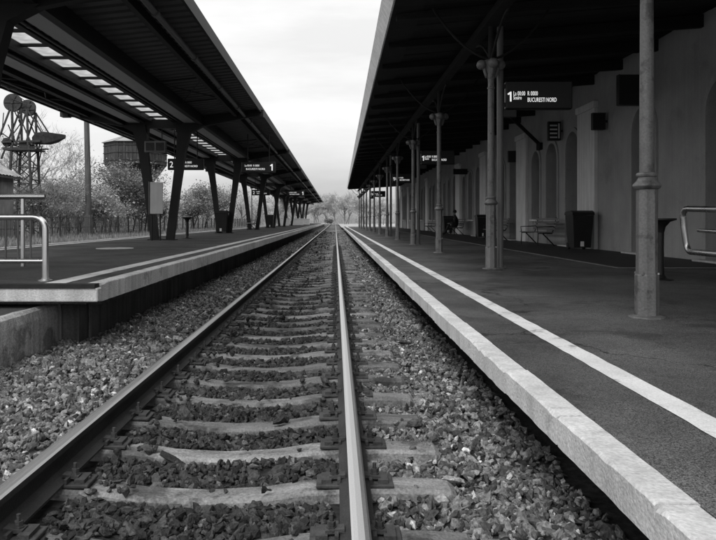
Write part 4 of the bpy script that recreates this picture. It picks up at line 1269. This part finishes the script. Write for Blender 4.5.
# ------------------------------------------------------------------ fence and pole behind the island
fence = thing('fence', 'low wire and post fence running behind the left island platform', 'fence', (-12, 36, .24))
pm = MB().cbox(-.04, .04, -.04, .04, 0, 1.16, .008).mesh('post', 'rust')
wm = MB()
for k in range(1, 8): wm.tube([(0, k * .256, .04), (0, k * .256, 1.06)], .009, 4)
for z_ in (.12, .58, 1.04): wm.tube([(0, 0, z_), (0, 2.05, z_)], .011, 4)
wmm = wm.mesh('wire_panel', 'rust')
for k in range(-3, 34):
    y = 30.5 + 2.05 * k
    inst('post', pm, fence, (random.uniform(-.04, .04), y - 36, random.uniform(-.03, .03)), (R(random.uniform(-2, 2)), R(random.uniform(-2, 2)), 0))
    inst('wire_panel', wmm, fence, (0, y - 36, 0))
t = thing('utility_pole', 'tall weathered wooden utility pole behind the fence on the left', 'pole', (-12.75, 36.2, .2))
MB().tube([(0, 0, 0), (-.04, 0, 3), (-.12, 0, 6.5), (-.16, 0, 8.2)], [.17, .155, .13, .115], 12).build('shaft', 'wood', t, smooth='auto', local=True)
MB().beam((-.75, 0, 7.7), (.45, 0, 7.7), .09, .11).build('cross_arm', 'wood', t, local=True)
MB().cbox(-.16, .16, -.22, -.13, .02, 1.2, .01).build('foot_stub', 'wood', t, local=True)
t = thing('lamp_post', 'thin pale lamp post far behind the island platform', 'lamp post', (-8.6, 72, .2))
MB().tube([(0, 0, 0), (0, 0, 4.6)], [.07, .045], 8).build('shaft', 'pipe', t, local=True)
MB().cbox(-.1, .5, -.1, .1, 4.6, 4.72, .03).build('lamp_head', 'pipe', t, local=True)

# ------------------------------------------------------------------ water tower
t = thing('water_tower', 'old octagonal water tower with dark planked tank behind the trees', 'water tower', (-17.1, 60, .2))
def octring(r_, z_): return [(r_ * math.cos(a * math.pi / 4 + o8), r_ * math.sin(a * math.pi / 4 + o8), z_) for a in range(8)]
ZB, ZT = 5.85 - .2, 7.7 - .2
for a in range(8):
    r0 = octring(2.62, 0)
    p, q = Vector(r0[a]), Vector(r0[(a + 1) % 8])
    nb = 7
    mid = (p + q) / 2; nrm = mid.normalized()
    for k in range(nb):
        s0, s1 = k / nb + .006, (k + 1) / nb - .006
        A, B = p.lerp(q, s0), p.lerp(q, s1)
        off = nrm * random.uniform(0, .025)
        vs = []
        for z_ in (ZB, ZT):
            for w in (A + off, B + off, B - nrm * .07, A - nrm * .07): vs.append((w.x, w.y, z_))
        MB().add(vs, [(0, 1, 2, 3), (4, 5, 6, 7), (0, 1, 5, 4), (1, 2, 6, 5), (2, 3, 7, 6), (3, 0, 4, 7)]).build('plank', 'tankwood', t, local=True)
mb = MB(); vs = octring(2.52, ZT - .02) + octring(2.52, ZB); mb.add(vs, [tuple(range(8)), tuple(range(8, 16))[::-1]] + [(i, (i + 1) % 8, 8 + (i + 1) % 8, 8 + i) for i in range(8)]); mb.build('tank', 'tankwood', t, local=True)
rf = octring(2.80, ZT - .03)
apex = (0, 0, ZT + 1.0)
mb = MB()
for a in range(8): mb.add([rf[a], rf[(a + 1) % 8], apex], [(0, 1, 2)])
mb.add(rf, [tuple(range(8))[::-1]])
rfo = mb.build('roof', 'tankroof', t, local=True)
for a in range(8): MB().beam(rf[a], apex, .07, .05).build('hip_rib', 'tankroof', rfo, local=True)
MB().lathe([(.10, ZT + .95), (.10, ZT + 1.15), (.03, ZT + 1.3)], n=8).build('finial', 'tankroof', rfo, local=True)
mb = MB(); vs = octring(2.58, ZB - .005) + octring(1.25, ZB - 1.75); mb.add(vs, [(i, (i + 1) % 8, 8 + (i + 1) % 8, 8 + i) for i in range(8)] + [tuple(range(8)), tuple(range(8, 16))[::-1]]); mb.build('cone_bottom', 'dark_steel', t, local=True)
mb = MB(); vs = octring(1.25, ZB - 1.755) + octring(1.5, 0); mb.add(vs, [(i, (i + 1) % 8, 8 + (i + 1) % 8, 8 + i) for i in range(8)]); mb.build('shaft', 'shedwall', t, local=True)
for k in range(3):
    z_ = ZB + .3 + k * .62
    ring = octring(2.665, z_)
    mb = MB()
    for a in range(8): mb.beam(ring[a], ring[(a + 1) % 8], .03, .06)
    mb.build('hoop', 'rust', t, local=True)

# ------------------------------------------------------------------ old pulley crane
t = thing('pulley_crane', 'rusty lattice crane with two pulley wheels and short boom', 'crane', (-15.6, 35, .2))
K = 20.0
def cp_(px, py, dy=0.0):   # helper in the plane of the crane: drawn position to metres
    return ((px - 335.3) / K + 15.6, dy, 1.13 + (220.5 - py) / K - .2)
def wheel(c, r_, nm):
    w = MB().lathe([(r_ * .16, -.09), (r_, -.09), (r_, -.05), (r_ * .88, -.03), (r_ * .88, .03), (r_, .05), (r_, .09), (r_ * .16, .09)], c, 28, ax=(0, 1, 0)).build(nm, 'rust', t, smooth='auto', local=True)
    m_ = MB()
    for k in range(6):
        a = k * math.pi / 3
        m_.beam((c[0], c[1] - .10, c[2]), (c[0] + r_ * .9 * math.cos(a), c[1] - .10, c[2] + r_ * .9 * math.sin(a)), .05, .03)
    m_.build('spoke', 'rust', w, local=True)
    MB().lathe([(.07, -.16), (.07, .16)], c, 10, ax=(0, 1, 0)).build('hub', 'rust', w, local=True)
wheel(cp_(16.3, 104, -.35), .44, 'pulley_wheel'); wheel(cp_(24, 106, .45), .38, 'pulley_wheel'); wheel(cp_(31, 110.6, -.2), .30, 'pulley_wheel')
wheel(cp_(10, 143, -.3), .22, 'pulley_wheel')
def member(a, b_, w=.10): MB().beam(a, b_, w * .72, w * .72).build('strut', 'rust', t, local=True)
for dy in (-.45, .55):
    member(cp_(16, 106, dy), cp_(-4, 158, dy)); member(cp_(16, 106, dy), cp_(17, 146, dy), .13); member(cp_(31, 111, dy), cp_(20, 145, dy)); member(cp_(31, 111, dy), cp_(32, 146, dy), .12)
    member(cp_(31, 111, dy), cp_(47, 136, dy), .08); member(cp_(20, 110, dy), cp_(36, 146, dy), .07)
    member(cp_(6, 143, dy), cp_(44, 142, dy), .13); member(cp_(6, 149, dy), cp_(44, 148, dy), .09)
    member(cp_(16, 100, dy), cp_(31, 106, dy), .06)
    for px in (10, 37): member(cp_(16 if px < 20 else 33, 146, dy), cp_(px, 236, dy), .14)
    for k in range(5):
        ya, yb = 150 + k * 17, 167 + k * 17
        xl = lambda y: 16 - (y - 146) * 6 / 90; xr = lambda y: 33 + (y - 146) * 4 / 90
        member(cp_(xl(ya), ya, dy), cp_(xr(yb), yb, dy), .06); member(cp_(xr(ya), ya, dy), cp_(xl(yb), yb, dy), .06)
        member(cp_(xl(ya), ya, dy), cp_(xr(ya), ya, dy), .07)
for px, py in ((6, 143), (44, 142), (17, 146), (32, 146), (14, 180), (35, 180)): member(cp_(px, py, -.45), cp_(px, py, .55), .08)
rc = random.Random(5)
for k in range(16):
    a = (rc.uniform(6, 42), rc.uniform(112, 150)); b_ = (a[0] + rc.uniform(-12, 12), a[1] + rc.uniform(-16, 22))
    member(cp_(*a, rc.uniform(-.5, .6)), cp_(*b_, rc.uniform(-.5, .6)), .055)
MB().cbox(*sorted((cp_(37, 0)[0], cp_(54, 0)[0])), -.38, .38, cp_(0, 137)[2], cp_(0, 133.5)[2], .05).build('winch_cover', 'rust', t, local=True)
MB().lathe([(.2, -.4), (.24, -.4), (.24, .4), (.2, .4)], cp_(27, 146), 14, ax=(0, 1, 0)).build('winch_drum', 'rust', t, smooth='auto', local=True)
MB().box(*sorted((cp_(8, 0)[0], cp_(40, 0)[0])), -.55, .65, cp_(0, 151)[2], cp_(0, 149.5)[2]).build('deck', 'rust', t, local=True)
mb = MB()   # boom bucket: long hull
secs = [(34, 141, .25, .30), (39, 139, .45, .50), (48, 138.5, .5, .55), (56, 138, .42, .40), (65, 136.5, .12, .16)]
vs = []
for px, py, hw, hh in secs:
    c = cp_(px, py)
    vs += [(c[0], -hw, c[2] + hh * .5), (c[0], -hw * .7, c[2] - hh * .5), (c[0], hw * .7, c[2] - hh * .5), (c[0], hw, c[2] + hh * .5)]
fs = [(0, 1, 2, 3), (16, 17, 18, 19)]
for k in range(4):
    for i in range(4): fs.append((k * 4 + i, k * 4 + (i + 1) % 4, k * 4 + 4 + (i + 1) % 4, k * 4 + 4 + i))
mb.add(vs, fs); mb.build('boom', 'rust', t, local=True)
MB().tube([cp_(16.3, 94, -.3), cp_(31, 104.6, -.2)], .02, 6).build('cable', 'rust', t, local=True)
MB().tube([cp_(34, 112, -.2), cp_(47, 137, -.2)], .02, 6).build('cable', 'rust', t, local=True)

# ------------------------------------------------------------------ shed
t = thing('shed', 'small shed with sloping corrugated metal roof at the left edge', 'shed', (-15.6, 28.8, .2))
MB().box(-3, 1.35, -.9, 2.2, 0, 2.95).build('wall', 'shedwall', t, local=True)
MB().cbox(-.9, .55, -.93, -.901, .7, 1.9, .01).build('shutter', 'doorwood', t, local=True)
rs_ = MB()
nrib = 24
vs = []
for k in range(nrib + 1):
    y = -1.15 + k * (3.6 / nrib); dz = .035 if k % 2 else 0
    vs += [(1.72, y, 2.84 + dz), (-3.2, y, 5.5 + dz)]
rs_.add(vs, [(2 * k, 2 * k + 1, 2 * k + 3, 2 * k + 2) for k in range(nrib)])
rs_.build('roof', 'shedroof', t, local=True)
MB().prism([(-3, 2.952), (1.35, 2.952), (-3, 5.30)], 'y', -.9, 2.2).build('gable', 'shedwall', t, local=True)
MB().box(1.60, 1.68, -1.1, 2.4, 2.74, 2.83).build('eave_batten', 'wood', t, local=True)

# ------------------------------------------------------------------ trees
def tree(name, label, cat, x, y, H, seed, kind='bare', spread=.5, leafn=0, leafm='leaf', ls=.10, z0=.2, trunk=.25, group='trees behind the left platform', levels=4, nb=4, stems=1):
    rnd = random.Random(seed)
    t = thing(name, label, cat, (x, y, z0), group)
    tk, cr_ = MB(), MB()
    tips = []
    def grow(p, d, ln, r_, lv):
        n_ = 3 if lv < 2 else 2
        pts = [p]
        cur, dr = p, d
        for i in range(n_):
            dr = (dr + Vector((rnd.gauss(0, .13), rnd.gauss(0, .13), rnd.gauss(.05, .10)))).normalized()
            cur = cur + dr * (ln / n_); pts.append(cur)
        r1 = r_ * (.62 if lv < levels else .3)
        rs = [r_ + (r1 - r_) * i / n_ for i in range(n_ + 1)]
        (tk if lv < 2 else cr_).tube(pts, rs, 7 if lv == 0 else 5 if lv == 1 else 3, 0, cap=lv < 2)
        if lv >= levels - 1: tips.extend(pts[1:])
        if lv == levels: return
        cnt = nb + (1 if lv == 0 else 0) + rnd.choice((-1, 0, 0, 1))
        for i in range(cnt):
            s = rnd.uniform(.35, 1.0) if i else 1.0
            k = s * n_; j = min(int(k), n_ - 1)
            q = pts[j].lerp(pts[j + 1], k - j)
            a = rnd.uniform(0, 6.283)
            side = Vector((math.cos(a), math.sin(a), rnd.uniform(-.1, .35)))
            nd = (dr * (1 - spread) + side * spread * (.55 if i == 0 else 1.0)).normalized()
            grow(q, nd, ln * rnd.uniform(.52, .80), max(r1 * rnd.uniform(.55, .85), .006 if y < 100 else .014), lv + 1)
    for s in range(stems):
        off = Vector((rnd.uniform(-.5, .5), rnd.uniform(-.5, .5), 0)) * (stems > 1)
        grow(off, Vector((rnd.uniform(-.15, .15) * (1 + stems * .25), rnd.uniform(-.1, .1), 1)).normalized(), H * trunk * 1.35, H * .018 / (1 + .35 * (stems - 1)), 0)
    # scale to the wanted height
    top_ = max([v[2] for v in cr_.v] + [v[2] for v in tk.v]); k = H / top_
    for m_ in (tk, cr_): m_.v = [(a * k, b_ * k, c * k) for a, b_, c in m_.v]
    tips = [p * k for p in tips]
    if leafn:
        for i in range(leafn):
            p = rnd.choice(tips) + Vector((rnd.gauss(0, .22), rnd.gauss(0, .22), rnd.gauss(0, .18)))
            s_ = ls * rnd.uniform(.6, 1.4)
            u = Vector((rnd.gauss(0, 1), rnd.gauss(0, 1), rnd.gauss(0, .6))).normalized()
            w = u.cross(Vector((rnd.gauss(0, 1), rnd.gauss(0, 1), rnd.gauss(0, 1)))).normalized()
            cr_.add([tuple(p - u * s_), tuple(p + w * s_ * .55), tuple(p + u * s_), tuple(p - w * s_ * .55)], [(0, 1, 2, 3)], 1)
    def quick(mb_, nm, mats):
        me = bpy.data.meshes.new(nm)
        me.from_pydata(mb_.v, [], mb_.f)
        for m_ in mats: me.materials.append(M[m_])
        me.polygons.foreach_set('material_index', mb_.m); me.update()
        return inst(nm, me, t)
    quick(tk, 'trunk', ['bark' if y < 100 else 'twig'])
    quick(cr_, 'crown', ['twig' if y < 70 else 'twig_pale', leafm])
    return t
def px(xp, Y): return (xp - 335.3) / 700 * Y
BT, LT, SH = 'bare_tree', 'leafy_tree', 'shrub'
tree(BT, 'tall bare tree behind the crane at the left edge', 'tree', px(4, 47), 47, 8.6, 1, levels=5, nb=4, spread=.45)
tree(BT, 'bare twiggy tree rising between crane and utility pole', 'tree', px(44, 44), 44, 8.3, 2, levels=5, nb=4, spread=.45, leafn=250, ls=.06, leafm='leaf_pale')
tree(BT, 'slender bare tree left of the utility pole', 'tree', px(66, 48), 48, 7.2, 3, levels=5, nb=4, spread=.5, leafn=500, ls=.06, leafm='leaf_pale')
tree(SH, 'bare shrub behind the shed at the left', 'shrub', px(30, 38), 38, 4.6, 4, levels=4, nb=5, stems=4, spread=.5, leafn=300, ls=.05)
tree(LT, 'dense dark leafy tree right of the utility pole', 'tree', px(106, 44), 44, 5.1, 5, levels=4, nb=5, spread=.55, leafn=7000, ls=.065, leafm='leaf_dark', stems=2)
tree(LT, 'pale leafy bush in front of the water tower', 'shrub', px(137, 46), 46, 4.2, 6, levels=4, nb=5, stems=3, spread=.6, leafn=5000, ls=.06, leafm='leaf')
tree(SH, 'pale leafy shrub at the foot of utility pole', 'shrub', px(94, 40), 40, 3.1, 7, levels=4, nb=5, stems=4, spread=.6, leafn=3000, ls=.07, leafm='leaf_pale')
tree(SH, 'bushy shrub left of the utility pole behind the fence', 'shrub', px(72, 41), 41, 4.2, 8, levels=4, nb=5, stems=4, spread=.55, leafn=2200, ls=.07, leafm='leaf')
tree(SH, 'low shrub behind the fence beside the shed', 'shrub', px(45, 36), 36, 3.2, 9, levels=4, nb=5, stems=4, spread=.6, leafn=1200, ls=.06, leafm='leaf')
tree(LT, 'leafy tree below the water tower right of the notice board', 'tree', px(150, 56), 56, 2.9, 10, levels=4, nb=5, stems=3, spread=.6, leafn=3000, ls=.10, leafm='leaf')
tree(LT, 'round leafy tree between the first and second V supports', 'tree', px(193, 58), 58, 4.3, 12, levels=4, nb=5, spread=.62, leafn=6000, ls=.075, leafm='leaf', stems=2)
tree(LT, 'grey leafy tree left of the second V support', 'tree', px(208, 66), 66, 4.6, 13, levels=4, nb=5, spread=.6, leafn=4500, ls=.075, leafm='leaf', stems=2)
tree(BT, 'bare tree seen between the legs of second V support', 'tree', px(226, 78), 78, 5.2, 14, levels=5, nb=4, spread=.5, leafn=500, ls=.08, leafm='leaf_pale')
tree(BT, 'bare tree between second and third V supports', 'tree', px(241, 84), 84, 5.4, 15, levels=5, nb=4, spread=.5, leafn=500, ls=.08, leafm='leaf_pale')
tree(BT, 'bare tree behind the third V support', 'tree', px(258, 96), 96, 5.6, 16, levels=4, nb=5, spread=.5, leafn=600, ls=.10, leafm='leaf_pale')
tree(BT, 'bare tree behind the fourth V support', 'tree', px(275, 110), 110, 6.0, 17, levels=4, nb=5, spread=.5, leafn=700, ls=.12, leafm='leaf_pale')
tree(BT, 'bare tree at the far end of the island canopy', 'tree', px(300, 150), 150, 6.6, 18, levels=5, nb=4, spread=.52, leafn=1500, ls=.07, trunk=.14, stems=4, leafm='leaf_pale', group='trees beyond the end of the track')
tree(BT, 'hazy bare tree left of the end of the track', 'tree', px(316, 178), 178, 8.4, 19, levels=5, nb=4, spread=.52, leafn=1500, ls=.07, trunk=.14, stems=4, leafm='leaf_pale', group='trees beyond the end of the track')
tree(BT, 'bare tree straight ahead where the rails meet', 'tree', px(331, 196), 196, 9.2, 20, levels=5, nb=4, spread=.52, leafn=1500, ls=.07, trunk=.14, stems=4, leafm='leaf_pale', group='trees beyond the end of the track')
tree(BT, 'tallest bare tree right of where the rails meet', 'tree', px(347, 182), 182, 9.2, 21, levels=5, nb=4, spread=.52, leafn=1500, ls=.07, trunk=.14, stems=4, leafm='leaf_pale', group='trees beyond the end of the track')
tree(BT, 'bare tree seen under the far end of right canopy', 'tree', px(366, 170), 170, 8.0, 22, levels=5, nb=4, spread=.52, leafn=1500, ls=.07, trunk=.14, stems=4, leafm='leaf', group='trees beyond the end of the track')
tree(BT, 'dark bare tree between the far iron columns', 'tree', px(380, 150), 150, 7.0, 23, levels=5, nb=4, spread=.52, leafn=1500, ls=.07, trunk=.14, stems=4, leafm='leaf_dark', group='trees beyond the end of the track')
tree(SH, 'dark round bush beside the far end of the track', 'shrub', px(328.5, 176), 176, 1.3, 24, levels=3, nb=6, stems=4, spread=.7, leafn=1800, ls=.11, leafm='leaf_dark', z0=.35, group='trees beyond the end of the track')

# brush and far wood as one mass
def mass(name, label, cat, boxes, nper, size, m, seed, wd=.08):
    r_ = np.random.default_rng(seed)
    vs, nq = [], 0
    for (x0, x1, y0, y1, z0, z1) in boxes:
        n_ = nper
        cl = r_.uniform(size=(60, 3)); c = cl[r_.integers(0, 60, n_)] + r_.normal(0, .06, (n_, 3))
        hx = np.clip(c[:, 2], 0, 1) ** 1.3
        p = np.stack([x0 + (x1 - x0) * c[:, 0], y0 + (y1 - y0) * c[:, 1], z0 + (z1 - z0) * hx], 1)
        u = r_.normal(size=(n_, 3)); u /= np.linalg.norm(u, axis=1, keepdims=True)
        w = np.cross(u, r_.normal(size=(n_, 3))); w /= np.linalg.norm(w, axis=1, keepdims=True)
        s = size * r_.uniform(.5, 1.5, (n_, 1))
        u[:, 2] = np.abs(u[:, 2]) * 1.5 + .3
        vs.append(np.stack([p - u * s, p + w * s * wd, p + u * s, p - w * s * wd], 1).reshape(-1, 3)); nq += n_
    v = np.concatenate(vs)
    me = bpy.data.meshes.new(name)
    me.from_pydata(v.tolist(), [], [(4 * i, 4 * i + 1, 4 * i + 2, 4 * i + 3) for i in range(nq)])
    me.materials.append(M[m])
    return stuff(inst(name, me), label, cat)
mass('brush', 'tangled low brush behind the fence on the left', 'brush', [(-26, -13.5, 40, 60, .2, 2.3), (-34, -14, 60, 90, .2, 3.2), (-30, -12, 90, 130, .2, 3.4), (-20, -8, 130, 165, .2, 4.0)], 20000, .20, 'leaf', 5)
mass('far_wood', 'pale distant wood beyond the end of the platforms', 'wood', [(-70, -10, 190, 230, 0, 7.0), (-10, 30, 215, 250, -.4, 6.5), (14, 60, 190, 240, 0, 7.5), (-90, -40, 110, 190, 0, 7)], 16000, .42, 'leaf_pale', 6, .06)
# grass on the verge
def grass(name, label, n_, box, h):
    r_ = np.random.default_rng(9)
    x0, x1, y0, y1, z0 = box
    p = np.stack([r_.uniform(x0, x1, n_), y0 + (y1 - y0) * r_.uniform(size=n_) ** 1.3, np.full(n_, z0)], 1)
    a = r_.uniform(0, 6.28, n_); hh = h * r_.uniform(.4, 1.3, n_)
    d = np.stack([np.cos(a), np.sin(a), np.zeros(n_)], 1) * .02
    tip = p + np.stack([r_.normal(0, .06, n_), r_.normal(0, .06, n_), hh], 1)
    v = np.stack([p - d, p + d, tip], 1).reshape(-1, 3)
    me = bpy.data.meshes.new(name); me.from_pydata(v.tolist(), [], [(3 * i, 3 * i + 1, 3 * i + 2) for i in range(n_)]); me.materials.append(M['grass'])
    return stuff(inst(name, me), label, 'grass')
grass('grass', 'rough pale grass on the verge along the fence', 42000, (-15, -8.2, 14, 80, .2), .28)
